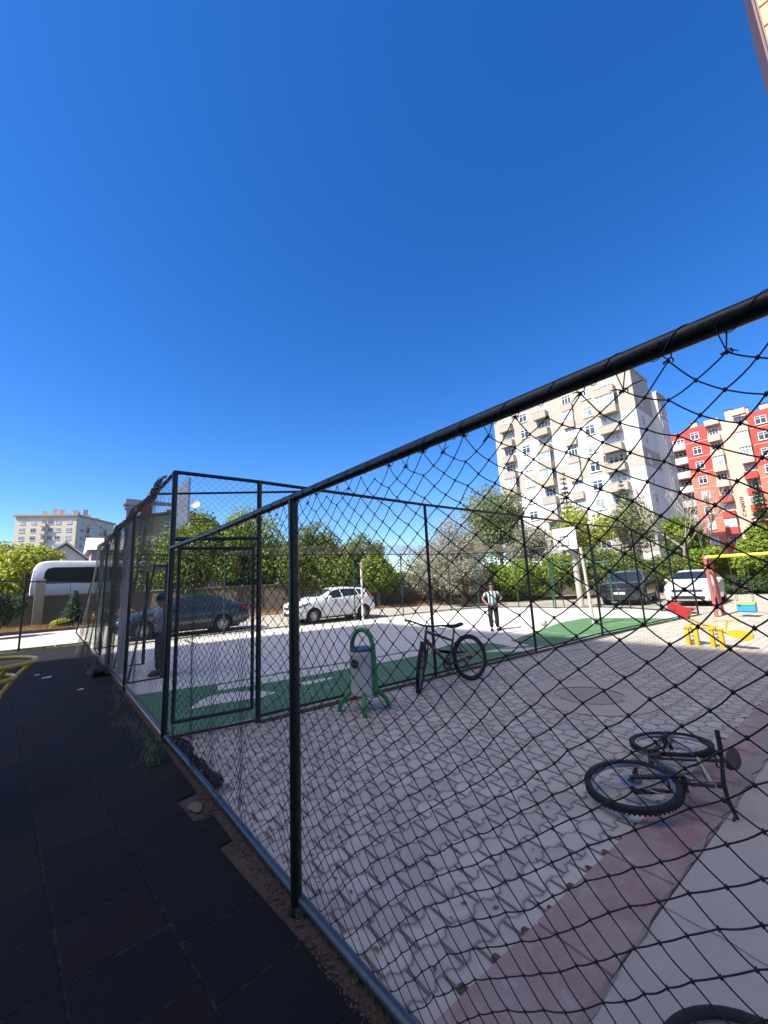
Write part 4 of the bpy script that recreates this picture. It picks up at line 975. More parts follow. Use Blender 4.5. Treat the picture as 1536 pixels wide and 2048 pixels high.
SEDAN = dict(L=4.62, W=1.80, fx=0.88, rx=3.55, R=.32, spokes=12,
    top=[(0, .66), (.05, .72), (.3, .82), (.8, .93), (1.25, 1.0), (1.95, 1.36), (2.3, 1.455), (2.7, 1.475), (3.1, 1.44), (3.5, 1.34), (3.95, 1.14), (4.1, 1.09), (4.5, 1.06), (4.6, .98), (4.62, .90)],
    sh=[(0, .60), (.3, .74), (.9, .86), (1.4, .93), (3.5, 1.0), (4.2, 1.02), (4.62, .86)], wt=[(0, .80), (.8, .84), (1.25, .86), (2.0, .64), (2.4, .61), (3.2, .61), (3.9, .70), (4.1, .80), (4.62, .80)],
    zb=[(0, .34), (.15, .24), (.6, .20), (4.0, .22), (4.5, .32), (4.62, .44)], seams=(1.35, 2.35, 3.2), handles=(2.18, 3.02),
    glass=dict(side=[(1.55, 2.33, 2.02, 2.30), (2.38, 3.20, 2.37, 3.12), (3.25, 3.72, 3.17, 3.35)], front=(1.22, 1.98, 1.38), rear=(4.02, 3.42, 3.9)), head=(.04, .55, 4.6, 5.9), tail=(4.28, 4.60, 4.7, 5.95))
HATCH = dict(L=3.95, W=1.74, fx=0.80, rx=3.28, R=.31, spokes=12,
    top=[(0, .80), (.05, .86), (.25, .93), (.6, 1.0), (.95, 1.07), (1.65, 1.38), (2.0, 1.46), (2.5, 1.475), (3.2, 1.42), (3.6, 1.34), (3.8, 1.05), (3.9, .98), (3.95, .88)],
    sh=[(0, .72), (.3, .82), (.8, .91), (1.3, .96), (3.0, 1.06), (3.6, 1.08), (3.95, .80)], wt=[(0, .78), (.6, .84), (.95, .86), (1.7, .66), (2.1, .62), (3.2, .62), (3.6, .66), (3.82, .82), (3.95, .82)],
    zb=[(0, .26), (.15, .22), (.6, .20), (3.4, .22), (3.8, .30), (3.95, .44)], seams=(1.2, 2.2, 3.05), handles=(2.05, 2.9),
    glass=dict(side=[(1.30, 2.16, 1.78, 2.12), (2.22, 3.02, 2.19, 2.92), (3.06, 3.42, 2.97, 3.2)], front=(.98, 1.70, 1.16), rear=(3.80, 3.60, 3.72)), head=(.04, .62, 4.8, 5.95), tail=(3.50, 3.90, 5.1, 7.6))
SUV = dict(HATCH); HATCH['sill'] = 0; SUV.update(L=4.25, W=1.80, rx=3.42, R=.34,
    top=[(0, .92), (.05, .98), (.25, 1.04), (.7, 1.09), (1.1, 1.13), (1.75, 1.48), (2.1, 1.57), (2.7, 1.59), (3.5, 1.54), (3.85, 1.44), (4.08, 1.1), (4.2, 1.0), (4.25, .9)],
    sh=[(0, .82), (.3, .92), (.8, .99), (1.3, 1.03), (3.4, 1.12), (3.9, 1.14), (4.25, .82)], wt=[(0, .80), (.6, .85), (1.1, .87), (1.8, .68), (2.2, .64), (3.5, .64), (3.9, .68), (4.1, .82), (4.25, .82)],
    zb=[(0, .28), (.15, .25), (.6, .24), (3.7, .26), (4.1, .34), (4.25, .46)], seams=(1.3, 2.3, 3.2), handles=(2.15, 3.05),
    glass=dict(side=[(1.40, 2.26, 1.88, 2.22), (2.32, 3.15, 2.29, 3.07), (3.2, 3.6, 3.12, 3.45)], front=(1.12, 1.80, 1.28), rear=(4.08, 3.86, 4.0)), head=(.04, .58, 4.9, 5.95), tail=(3.8, 4.2, 5.0, 6.2))
make_car('dark steel blue saloon parked side on behind the court beside the wall', (1.72, 17.25, 0), math.radians(-3.5), SEDAN, M_NAVY)
make_car('white hatchback parked side on behind the middle of the court, left of the volleyball post', (8.0, 16.25, 0), math.radians(-5.5), HATCH, M_CWH)
make_car('dark car parked nose on left of the white one beyond the court corner', (20.2, 7.55, 0), math.radians(7), SUV, M_CDK)
make_car('white hatchback parked nose on behind the red swing frame', (20.3, 5.0, 0), math.radians(4), HATCH, M_CWH)
make_car('silver blue car half hidden behind the wall under the blossom tree', tuple(atR(962, 1176, 29.5)[:2])+(0,), math.radians(-25), HATCH, mat('silver blue paint', (0.30, 0.36, 0.42), rough=.2, metal=.4, coat=.8, var=.05))
make_car('red car showing through the gap under the hedge trees behind the wall', tuple(atR(455, 1175, 32)[:2])+(0.35,), math.radians(-12), HATCH, mat('bright red paint', (0.55, 0.03, 0.03), rough=.25, coat=.7, var=.05))
make_car('red car behind the wall to the left of the white volleyball post', tuple(atR(690, 1175, 29)[:2])+(0.3,), math.radians(60), HATCH, MC['bright red paint'])
make_car('blue car behind the wall above the dark nose-on car', tuple(atR(1262, 1160, 30)[:2])+(0.6,), math.radians(20), SUV, mat('mid blue paint', (0.10, 0.17, 0.25), rough=.2, coat=.7, var=.05))

# ================================================================= YARD THINGS
def tf(loc, rz): return Matrix.Translation(Vector(loc)) @ Matrix.Rotation(rz, 4, 'Z')
# litter bin on four green legs
M_GRN = mat('green enamel', (0.02, 0.20, 0.06), rough=0.4, var=0.25, scale=10, bmp=.1, dirt=.15)
M_BIN = mat('off white bin enamel', (0.50, 0.46, 0.42), rough=0.5, var=0.08, scale=5, dirt=.25)
bn = thing('litter_bin', 'off white drum litter bin hanging in a green tubular hoop on curved legs', 'litter bin', (3.22, 4.42, 0), math.radians(-77))
mb = MB(); hoop = []
for k in range(29):
    a_ = PI*k/28; hoop.append((0.185*math.cos(a_), 0, 0.74+0.25*math.sin(a_)))
hoop = [(0.20, 0, 0.18), (0.20, 0, 0.45)]+hoop+[(-0.20, 0, 0.45), (-0.20, 0, 0.18)]
mb.tube(hoop, 0.030, 12); mb.build('hoop', M_GRN, bn, smooth=True)
for kq in range(4):
    ang = math.radians(41+90*kq); pts = []
    for k in range(15):
        t_ = k/14; r = 0.07+0.25*math.sin(t_*PI/2); z = 0.245-0.245*(1-math.cos(t_*PI/2))**0.85
        pts.append((r*math.cos(ang), r*math.sin(ang), z))
    MB().tube(pts, 0.028, 12).build('leg', M_GRN, bn, smooth=True)
dr = MB().lathe([(0.0, .20), (.163, .20), (.168, .212), (.165, .23), (.165, .66), (.170, .675), (.170, .70), (.165, .705), (.165, .74), (.155, .742)], 36, cap=False).build('drum', M_BIN, bn, smooth=True)
MB().lathe([(0, .755), (.150, .755), (.165, .745), (.168, .735), (.168, .75), (.152, .765), (0, .772)], 36, cap=False).build('lid', mat('dark bin lid', (0.03, 0.05, 0.05), rough=.4), bn, smooth=True)
mb = MB(); 
pl = []
for k in range(24):
    a_ = 2*PI*k/24; u_ = .072*math.cos(a_); w_ = .055*math.sin(a_); th = math.radians(-92)+u_/.165
    pl.append((.1685*math.cos(th), .1685*math.sin(th), .585+w_))
c_ = math.radians(-92); pl.append((.1685*math.cos(c_), .1685*math.sin(c_), .585)); mb.add(pl, [(k, (k+1) % 24, 24) for k in range(24)]); mb.build('hole', M_BLK, dr)
# soccer ball
bl = MB().ball((0, 0, .11), .11, 20); b_o = bl.build('ball', mat('football leather', (0.42, 0.40, 0.36), rough=.6, var=.45, scale=9), None, smooth=True); b_o.location = (11.9, 6.75, 0.012)
tag(b_o, 'grubby football lying on the court near the green paint', 'ball')

# bicycles -------------------------------------------------------------
M_FR = mat('black bicycle frame', (0.016, 0.018, 0.022), rough=0.3, var=0.2, coat=.5)
M_FR2 = mat('grey green bicycle frame', (0.05, 0.065, 0.075), rough=0.3, var=0.2, metal=.4, coat=.5)
M_ALU = mat('brushed alloy', (0.35, 0.36, 0.37), rough=0.35, metal=.9)
def make_bike(name, label, frame, decal=None, steer=0.0, rimc=None, hbs=1.0, rot=None, loc=(0, 0, 0)):
    """local: x forward, z up, rear axle at x=0, wheels radius .345"""
    t_ = thing(name, label, 'bicycle', loc, rot=rot, group=None)
    RW_ = .345; RA = Vector((0, 0, RW_)); BBp = Vector((.44, 0, .30)); ST = Vector((.295, 0, .66)); HT = Vector((.795, 0, .85)); HB = Vector((.845, 0, .70)); FA = Vector((1.07, 0, RW_))
    sd_ = (ST-BBp).normalized(); SP = ST+sd_*.17
    ax = (HT-HB).normalized()
    def wheel(c, nm, rotm=None, hubc=None):
        e = MB(); c0 = Vector((0, 0, 0))
        prof_ = [(.300, -.020), (.318, -.028), (.335, -.024), (.345, -.012), (.347, 0), (.345, .012), (.335, .024), (.318, .028), (.300, .020)]
        M_ = Matrix.Translation(c) @ (rotm or Matrix.Identity(4))
        ty = MB().lathe(prof_, 48, c0, (0, 1, 0), cap=False)
        for k in range(64):                     # knobbly tread
            a_ = 2*PI*k/64
            for off in (-.017, .017):
                ty.box((.344*math.cos(a_+off*1.2), off, .344*math.sin(a_+off*1.2)), (.013, .014, .016), Matrix.Rotation(-a_, 3, 'Y'))
        ty.xf(M_); w = ty.build('wheel', M_TYRE, t_, smooth=True)
        MB().lathe([(.282, -.011), (.300, -.013), (.303, 0), (.300, .013), (.282, .011), (.278, 0), (.282, -.011)], 48, c0, (0, 1, 0), cap=False).xf(M_).build('rim', rimc or M_FR, w, smooth=True)
        sp = MB()
        for k in range(28):
            a_ = 2*PI*k/28; s_ = 1 if k % 2 else -1; b_ = a_+(.9 if (k//2) % 2 else -.9)
            sp.tube([(.022*math.cos(b_), s_*.026, .022*math.sin(b_)), (.282*math.cos(a_), 0, .282*math.sin(a_))], .0011, 4)
        sp.xf(M_).build('spokes', M_ALU, w, smooth=True)
        MB().lathe([(.012, -.05), (.026, -.03), (.014, -.02), (.014, .02), (.026, .03), (.012, .05)], 16, c0, (0, 1, 0)).xf(M_).build('hub', M_BLK, w, smooth=True)
        MB().lathe([(.03, -.036), (.08, -.036), (.08, -.034), (.03, -.034)], 28, c0, (0, 1, 0), cap=False).xf(M_).build('brake_disc', M_ALU, w, smooth=True)
        return w
    fr = MB()
    fr.tube([HT-ax*.01, HB], .021, 14); fr.tube([ST+Vector((.0, 0, -.03)), HT-ax*.03], [.019, .023], 12); fr.tube([BBp, HB+ax*.015], [.025, .029], 12); fr.tube([BBp, ST], .0165, 12)
    for s_ in (-1, 1):
        fr.tube([BBp+Vector((-.03, s_*.03, 0)), Vector((.30, s_*.045, .31)), RA+Vector((.02, s_*.062, -.01))], [.012, .011, .009], 8)
        fr.tube([ST+Vector((-.01, s_*.018, -.06)), Vector((.2, s_*.045, .56)), RA+Vector((.01, s_*.062, .015))], [.010, .009, .008], 8)
    fr.lathe([(.024, -.037), (.024, .037)], 16, BBp, (0, 1, 0)); fo = fr.build('frame', frame, t_, smooth=True)
    if decal:
        dd = MB(); d = (HB-BBp).normalized(); up = Vector((-d.z, 0, d.x))
        for s_ in (-1, 1):
            for k in range(7):
                p = BBp+d*(.12+k*.045)+Vector((0, s_*.0275, 0)); R = Matrix((d, Vector((0, 1, 0)), up)).transposed(); dd.box(p, (.028, .003, .020-.004*(k % 2)), R)
        dd.build('decal', decal, fo)
    MB().tube([ST-sd_*.02, SP], .0135, 12).build('seat_post', M_BLK, t_, smooth=True)
    # saddle
    sv = []; sf = []; NS = 14
    for i in range(NS+1):
        f = i/NS; x = -.14+.28*f; w = .085*(1-f)**.8*(1 if f > .08 else .75)+.018; h = .018*math.sin(PI*min(1, f*1.1+.05))
        for k in range(10):
            a_ = 2*PI*k/10; sv.append(SP+Vector((x, w*math.cos(a_), .030+h*0+.032*math.sin(a_)*(1 if math.sin(a_) > 0 else .9)+.018*(2*f-1)**2)))
    for i in range(NS):
        for k in range(10): sf.append((i*10+k, i*10+(k+1) % 10, (i+1)*10+(k+1) % 10, (i+1)*10+k))
    sf += [tuple(range(9, -1, -1)), tuple(NS*10+k for k in range(10))]
    MB().add(sv, sf).build('saddle', M_BLK, t_, smooth=True)
    # drivetrain
    ck = MB().lathe([(.055, -.050), (.088, -.050), (.092, -.048), (.088, -.046), (.055, -.046)], 32, BBp, (0, 1, 0), cap=False)
    ck2 = MB()
    for s_, a_ in ((-1, 2.4), (1, 2.4+PI)):
        e_ = BBp+Vector((.17*math.cos(a_), s_*.075, .17*math.sin(a_))); ck.tube([BBp+Vector((0, s_*.05, 0)), e_], [.013, .010], 8)
    ck.tube([BBp+Vector((0, -.07, 0)), BBp+Vector((0, .07, 0))], .012, 10)
    for k in range(5):
        a_ = 2*PI*k/5; ck.tube([BBp+Vector((0, -.048, 0)), BBp+Vector((.06*math.cos(a_), -.048, .06*math.sin(a_)))], .006, 6)
    cr = ck.build('crankset', M_BLK, t_, smooth=True)
    for s_, a_ in ((-1, 2.4), (1, 2.4+PI)):
        e_ = BBp+Vector((.17*math.cos(a_), s_*.13, .17*math.sin(a_))); pd = MB()
        pd.rbox(e_+Vector((.04, 0, 0)), (.014, .09, .018), .004); pd.rbox(e_+Vector((-.04, 0, 0)), (.014, .09, .018), .004); pd.rbox(e_+Vector((0, .042, 0)), (.09, .010, .018), .003); pd.rbox(e_+Vector((0, -.042, 0)), (.09, .010, .018), .003); pd.tube([e_-Vector((0, .06, 0)), e_+Vector((0, .05, 0))], .008, 8)
        pd.build('pedal', M_BLK, cr)
    ch = MB(); n = 60; lp = []
    for k in range(24): a_ = PI/2+PI*k/23; lp.append(RA+Vector((.042*math.cos(a_), -.047, .042*math.sin(a_))))
    for k in range(24): a_ = -PI/2+PI*k/23; lp.append(BBp+Vector((.09*math.cos(a_), -.047, .09*math.sin(a_))))
    ch.tube(lp, .0045, 4, closed=True); ch.build('chain', M_BLK, t_)
    MB().lathe([(.012, -.056), (.03, -.054), (.055, -.046), (.055, -.036), (.03, -.034)], 24, RA, (0, 1, 0), cap=False).build('cassette', M_ALU, t_, smooth=True)
    de = MB(); de.tube([RA+Vector((0, -.06, -.02)), RA+Vector((.03, -.062, -.08)), RA+Vector((.045, -.058, -.15))], [.009, .008, .007], 8); de.lathe([(.0, -.004), (.022, -.004), (.022, .004), (0, .004)], 12, RA+Vector((.03, -.058, -.08)), (0, 1, 0), cap=False); de.lathe([(.0, -.004), (.022, -.004), (.022, .004), (0, .004)], 12, RA+Vector((.045, -.055, -.15)), (0, 1, 0), cap=False)
    de.build('derailleur', M_BLK, t_, smooth=True)
    # steered assembly
    RS = Matrix.Translation(HT) @ Matrix.Rotation(steer, 4, ax) @ Matrix.Translation(-HT)
    off = FA-(HB+ax*(FA-HB).dot(ax)); 
    fk = MB(); crn = HB-ax*.045
    for s_ in (-1, 1):
        a_ = crn+Vector((.01, s_*.055, 0)); lowtop = a_.lerp(FA+Vector((.0, s_*.055, 0)), .38)
        fk.tube([a_+ax*.02, lowtop], .014, 10); fk.tube([lowtop, FA+Vector((.0, s_*.058, 0))], [.021, .016], 10)
    fk.tube([crn+Vector((.01, -.062, 0)), crn+Vector((0, 0, .004)), crn+Vector((.01, .062, 0))], [.018, .021, .018], 10); fk.tube([crn, HB], .019, 10)
    lt = (crn+Vector((.01, 0, 0))).lerp(FA, .34); fk.tube([lt+Vector((.02, -.055, 0)), lt+Vector((.03, -.03, .03)), lt+Vector((.03, .03, .03)), lt+Vector((.02, .055, 0))], .010, 8)
    fk.xf(RS).build('fork', M_BLK, t_, smooth=True)
    W0 = RS @ Matrix.Translation(FA); wheel(Vector((0, 0, 0)), 'wheel', W0); wheel(RA, 'wheel')
    hb = MB(); stt = HT+ax*.05; cl = stt+Vector((.065, 0, .015)); hb.tube([HT, stt+ax*.012], .018, 12); hb.tube([stt, cl], .016, 10)
    hbw = hbs; hb.tube([cl+Vector((-.05, -.34*hbw, .035)), cl+Vector((-.03, -.22*hbw, .03)), cl+Vector((0, -.06, 0)), cl+Vector((0, .06, 0)), cl+Vector((-.03, .22*hbw, .03)), cl+Vector((-.05, .34*hbw, .035))], [.011, .012, .0155, .0155, .012, .011], 10)
    h_o = hb.xf(RS).build('handlebar', M_BLK, t_, smooth=True)
    for s_ in (-1, 1):
        MB().tube([cl+Vector((-.033, s_*.235*hbw, .031)), cl+Vector((-.05, s_*.35*hbw, .035))], .0165, 12).xf(RS).build('grip', M_TYRE, h_o, smooth=True)
        MB().tube([cl+Vector((.0, s_*.16, .02)), cl+Vector((.05, s_*.20, .0)), cl+Vector((.04, s_*.29, .005))], [.009, .007, .006], 8).xf(RS).build('brake_lever', M_BLK, h_o, smooth=True)
    cbl = MB()
    for s_ in (-1, 1):
        p = cl+Vector((.02, s_*.17, .02)); q = crn+Vector((.02, s_*.03, 0))
        pts = [p, p+Vector((.10, -s_*.04, .02)), p.lerp(q, .5)+Vector((.14, 0, -.02)), q+Vector((.07, 0, .02)), q]
        cbl.tube([RS @ v for v in pts], .0025, 5)
    cbl.build('cable', M_TYRE, t_, smooth=True)
    return t_, dict(RA=RA, FA=FA, RS=RS, SP=SP)
# standing bicycle leaning on the court fence, front to the left, wheel turned to the viewer
pr_ = Vector((5.27, 4.36, 0)); pf_ = Vector((4.25, 4.50, 0)); dirb = (pf_-pr_).normalized()
rzb = math.atan2(dirb.y, dirb.x)
b1, _ = make_bike('bicycle', 'black mountain bicycle standing against the court fence with its front wheel turned', M_FR, decal=mat('tan decal', (0.35, 0.28, 0.18)), steer=math.radians(48), loc=(pr_.x, pr_.y, 0.0), rot=None)
b1.matrix_world = Matrix.Translation((5.29, 4.30, 0)) @ Matrix.Rotation(rzb, 4, 'Z') @ Matrix.Rotation(math.radians(7), 4, 'X')
# fallen bicycle
b2, info = make_bike('bicycle', 'dark bicycle lying flat on its side across the red kerb', M_FR2, steer=math.radians(9), rimc=M_ALU, hbs=1.2, loc=(0, 0, 0))
XA = Vector((-0.995, -0.02, 0.01)).normalized(); b2_up = Vector((0.10, -0.99, 0.10)); b2_up = (b2_up-XA*b2_up.dot(XA)).normalized(); YA = b2_up.cross(XA)
b2.matrix_world = Matrix(((XA.x, YA.x, b2_up.x, 4.14), (XA.y, YA.y, b2_up.y, 1.62), (XA.z, YA.z, b2_up.z, 0.10), (0, 0, 0, 1))) @ Matrix.Scale(0.86, 4)
# ================================================================= PLAY THINGS, POSTS
M_YEL = mat('yellow enamel', (0.62, 0.40, 0.02), rough=0.4, var=0.15, scale=8, dirt=.2)
M_YELB = mat('bright yellow enamel', (0.80, 0.66, 0.02), rough=0.35, var=0.08)
M_REDP = mat('faded red enamel', (0.42, 0.10, 0.085), rough=0.5, var=0.15, dirt=.1)
M_WPOLE = mat('white pole paint', (0.62, 0.60, 0.56), rough=0.5, var=0.08, dirt=.3)
# seesaw
P0 = gnd(1392, 1291); P1 = gnd(1445, 1297)
ss = thing('seesaw', 'yellow spring seesaw with a red horse seat raised at the fence end', 'seesaw', (10.35, 2.38, 0))
for dy in (0, 1):
    yb = 2.60-0.42*dy; xb = 10.42-.06*dy
    mb = MB()
    for o_ in (-.10, .05): mb.slab([(xb-.06, yb+o_, 0.0), (xb+.06, yb+o_, 0), (xb+.05, yb+o_, .34), (xb-.05, yb+o_, .34)], (0, .065, 0))
    mb.box((xb, yb+.008, .352), (.13, .235, .03)); mb.build('stand', M_YEL, ss, world=True)
    MB().tube([(xb-.10, yb+.01, .385), (xb+.10, yb+.01, .385)], .028, 10).build('bearing', M_YEL, ss, smooth=True, world=True)
    sp = MB(); sp.tube([(xb+.10+.04*math.cos(k*.8), yb+.0+.04*math.sin(k*.8), .02+k*.0085) for k in range(40)], .008, 6); sp.build('spring', M_YEL, ss, smooth=True, world=True)
MB().tube([(10.40, 2.66, .38), (10.36, 2.14, .37)], .03, 10).build('axle', M_YEL, ss, smooth=True, world=True)
HI = Vector((10.35, 2.78, .64)); LO = Vector((10.38, 1.72, .17)); d = (LO-HI).normalized()
MB().tube([HI, LO], [.036, .036], 10).build('beam', mat('worn timber yellow', (0.42, 0.30, 0.10), var=.3, dirt=.4), ss, smooth=True, world=True)
M_RSEAT = mat('red moulded plastic', (0.38, 0.03, 0.03), rough=.35, var=.1)
s_ = HI+Vector((0, -.12, .06)); st = MB()
st.slab([(10.28, 2.92, .84), (10.28, 2.93, .76), (10.28, 2.88, .68), (10.28, 2.74, .60), (10.28, 2.60, .56), (10.28, 2.56, .61), (10.28, 2.62, .70), (10.28, 2.70, .80), (10.28, 2.80, .87), (10.28, 2.89, .88)], (.13, 0, 0))
st.slab([(10.30, 2.62, .66), (10.30, 2.50, .70), (10.30, 2.44, .74), (10.30, 2.50, .77), (10.30, 2.60, .765), (10.30, 2.68, .79), (10.30, 2.70, .72)], (.09, 0, 0))
st.lathe([(.0, -.08), (.035, -.08), (.035, .08), (0, .08)], 14, (10.345, 2.82, .74), (1, 0, 0))
st.build('seat', M_RSEAT, ss, world=True)
MB().tube([(10.24, 2.50, .75), (10.45, 2.50, .75)], .012, 8).build('handle', M_RSEAT, ss, smooth=True, world=True)
st = MB(); st.slab([(10.30, 1.99, .33), (10.30, 1.84, .35), (10.30, 1.72, .33), (10.30, 1.63, .27), (10.30, 1.64, .20), (10.30, 1.72, .155), (10.30, 1.86, .20), (10.30, 2.0, .26)], (.15, 0, 0)); st.build('seat', M_YEL, ss, world=True)
hb = MB(); hb.tube([(10.38, 2.03, .33), (10.38, 1.99, .52)], .018, 8); hb.tube([(10.30, 2.18, .52), (10.38, 1.99, .53), (10.44, 1.78, .52)], .016, 8); hb.build('handle', M_YEL, ss, smooth=True, world=True)
# swing
X0, Y0 = 16.45, 3.40
ZB = float(atX(1420, 1114, 16.8)[2]); 
sw = thing('swing', 'swing frame with faded red legs and a bright yellow top beam', 'swing', (16.7, 3.35, 0))
for (x, y, xt) in ((16.39, 3.36, 16.45), (17.11, 3.33, 17.0)): MB().tube([(x, y, 0), (xt, y+.05, ZB+.06)], .052, 12).build('leg', M_REDP, sw, smooth=True, world=True)
for (x, y, xt) in ((16.39, .2, 16.45), (17.11, .2, 17.0)): MB().tube([(x, y, 0), (xt, y-.05, ZB+.06)], .052, 12).build('leg', M_REDP, sw, smooth=True, world=True)
br = MB()
for y in (3.38, .18): br.tube([(16.40, y, ZB-.02), (17.05, y, ZB-.02)], .045, 10)
br.build('cross_tube', M_WPOLE, sw, smooth=True, world=True)
MB().tube([(16.75, 3.42, ZB), (16.78, .1, ZB)], .05, 12).build('beam', M_YELB, sw, smooth=True, world=True)
M_CHN = mat('swing chain', (0.10, 0.08, 0.09), rough=.5, metal=.6)
SX = 16.8
seatc = Vector((16.8, 2.66, .30))
for y0, y1 in ((2.88, 2.86), (2.44, 2.48)):
    ch = MB()
    for dx in (-.13, .13):
        for k in range(30):
            f0 = k/30; p = Vector((16.78, y0, ZB-.05)).lerp(Vector((16.8+dx, y1, .42)), f0); q = Vector((16.78, y0, ZB-.05)).lerp(Vector((16.8+dx, y1, .42)), f0+.026)
            ch.tube([p, q], .007 if k % 2 else .010, 5)
        if True: pass
    ch.build('chain', M_CHN, sw, world=True)
M_BLU = mat('blue swing plastic', (0.03, 0.28, 0.62), rough=.35, var=.06)
cs = MB(); bmx = bmesh.new()
for (cx_, cy_, cz_, sx_, sy_, sz_) in ((16.80, 2.86, .27, .30, .05, .22), (16.80, 2.46, .27, .30, .05, .22), (16.66, 2.66, .24, .05, .44, .14), (16.94, 2.66, .28, .05, .44, .24), (16.80, 2.66, .165, .30, .44, .035)):
    cs.rbox((cx_, cy_, cz_), (sx_, sy_, sz_), .02)
cs.build('seat', M_BLU, sw, world=True)
tb = MB(); tb.rbox((16.655, 2.66, .41), (.05, .42, .06), .02); tb.rbox((16.945, 2.66, .41), (.05, .42, .06), .02); tb.rbox((16.8, 2.86, .412), (.34, .06, .062), .02); tb.rbox((16.8, 2.46, .412), (.34, .06, .062), .02)
tb.build('safety_bar', mat('lime plastic', (0.55, 0.70, 0.05), rough=.4), sw, world=True)
# volleyball posts
v1 = thing('volleyball_post', 'white volleyball post standing at the far side of the court beside the white hatchback', 'post', (9.85, 13.4, 0)); MB().tube([(0, 0, 0), (0, 0, 2.42)], .045, 12).build('pole', M_WPOLE, v1, smooth=True)
MB().box((-.10, 0, 2.40), (.22, .03, .03)).build('hook', M_WPOLE, v1)
tv = atX(1168, 1093, 12.6); 
v2 = thing('volleyball_post', 'white volleyball post leaning near the green painted part of the court', 'post', (12.75, 5.60, 0)); MB().tube([(0, 0, 0), (-.03, .08, float(tv[2]))], .045, 12).build('pole', mat('flaking pole paint', (0.52, 0.49, 0.44), rough=.6, var=.25, scale=9, dirt=.7), v2, smooth=True)
# basketball stands
def board(par, c, nrm, w, h, m):
    n = Vector(nrm).normalized(); u = Vector((-n.y, n.x, 0)); R = Matrix((u, n, Vector((0, 0, 1)))).transposed()
    b = MB().rbox(c, (w, .05, h), .01, R).build('backboard', m, par, world=True)
    ln = MB(); zc = c[2]-h*.12
    for (du_, dz, sx_, sz_) in ((0, .22, .62, .05), (0, -.22, .62, .05), (-.285, 0, .05, .39), (.285, 0, .05, .39)): ln.box(Vector(c)+u*du_*w/1.8*1.0+n*.028+Vector((0, 0, dz-h*.12)), (sx_*w/1.8, .006, sz_), R)
    ln.build('target_square', M_BLK, par, world=True)
    rc = Vector(c)+n*(.05+.24+.12)+Vector((0, 0, -h*.33)); rg = [rc+(u*math.cos(a_)+n*math.sin(a_))*.23 for a_ in np.linspace(0, 2*PI, 33)[:-1]]
    rm = MB().tube(rg, .012, 8, closed=True); rm.tube([Vector(c)+n*.02+Vector((0, 0, -h*.33))+u*.06, rc-n*.22+u*.06], .010, 6); rm.tube([Vector(c)+n*.02+Vector((0, 0, -h*.33))-u*.06, rc-n*.22-u*.06], .010, 6)
    rm.build('hoop', mat('dark hoop iron', (0.03, 0.02, 0.02)), par, smooth=True, world=True)
M_CONC = m_concrete('old concrete post', (0.58, 0.54, 0.49), spots=.4, scale=3); M_CONCW = m_concrete('whitewashed concrete', (0.46, 0.44, 0.42), spots=.3, scale=3)
bl_ = thing('basketball_stand', 'old concrete basketball post with a long arm and white board seen edge on', 'basketball hoop', (1.22, 10.15, 0))
MB().rbox((1.22, 10.15, 1.78), (.13, .13, 3.6), .015).build('post', M_CONC, bl_, world=True)
cp = MB(); cp.rbox((1.22, 10.15, 3.53), (.24, .24, .04), .008); cp.rbox((1.22, 10.15, 3.46), (.19, .19, .07), .015); cp.build('capital', M_CONC, bl_, world=True)
ar = MB(); ar.slab([(1.14, 10.09, 3.555), (2.06, 10.09, 3.58), (2.06, 10.09, 3.64), (1.14, 10.09, 3.66)], (0, .12, 0)); ar.slab([(1.29, 10.10, 3.44), (1.29, 10.10, 3.555), (1.43, 10.10, 3.555)], (0, .10, 0)); ar.build('arm', M_CONC, bl_, world=True)
board(bl_, (2.12, 9.55, 3.50), (1, 0, 0), 1.25, .98, mat('white board paint', (0.66, 0.65, 0.64), rough=.5, var=.06, dirt=.35, scale=3))
brr = thing('basketball_stand', 'white basketball board with a square on a white concrete post facing the court', 'basketball hoop', (18.75, 8.68, 0))
pt = atX(1150, 1100, 18.7)
MB().tube([(18.75, 8.68, 0), (18.72, 8.70, 2.95)], .13, 14).build('post', M_CONCW, brr, smooth=True, world=True)
MB().rbox((18.52, 8.78, 3.0), (.5, .12, .12), .01).build('arm', M_CONCW, brr, world=True)
board(brr, (18.25, 8.82, 3.17), (-1, .05, 0), 1.12, 1.0, MC['white board paint'])
# goals
M_GOAL = mat('black goal paint', (0.012, 0.012, 0.013), rough=.45, var=.2)
def goal(name, label, y0, y1, x, depth, h, m, sgn=1):
    t_ = thing(name, label, 'goal', (x, (y0+y1)/2, 0)); f = MB(); r = .035
    f.tube([(x, y0, 0), (x, y0, h)], r, 10); f.tube([(x, y1, 0), (x, y1, h)], r, 10); f.tube([(x, y0, h), (x, y1, h)], r, 10); f.build('goal_frame', m, t_, smooth=True, world=True)
    b = MB()
    for y in (y0, y1):
        b.tube([(x, y, h), (x-sgn*depth*.35, y, h)], .02, 8); b.tube([(x-sgn*depth*.35, y, h), (x-sgn*depth*.9, y, 0.02)], .02, 8); b.tube([(x-sgn*depth*.9, y, .02), (x, y, .02)], .02, 8)
    b.tube([(x-sgn*depth*.35, y0, h), (x-sgn*depth*.35, y1, h)], .018, 8); b.build('back_frame', m, t_, smooth=True, world=True)
    return t_
goal('goal', 'small black iron goal frame beside the boy at the left end', 8.85, 10.9, 1.75, .62, 2.12, M_GOAL)
goal('goal', 'dark green goal frame at the far end of the court below the basketball board', 7.0, 9.5, 18.0, -.9, 2.0, MC['faded green pipe'])
# thin green lamp/net posts behind the far side, each its own thing
for (px, py0, py1, nm) in ((808, 1130, 1170, 0),):
    pass
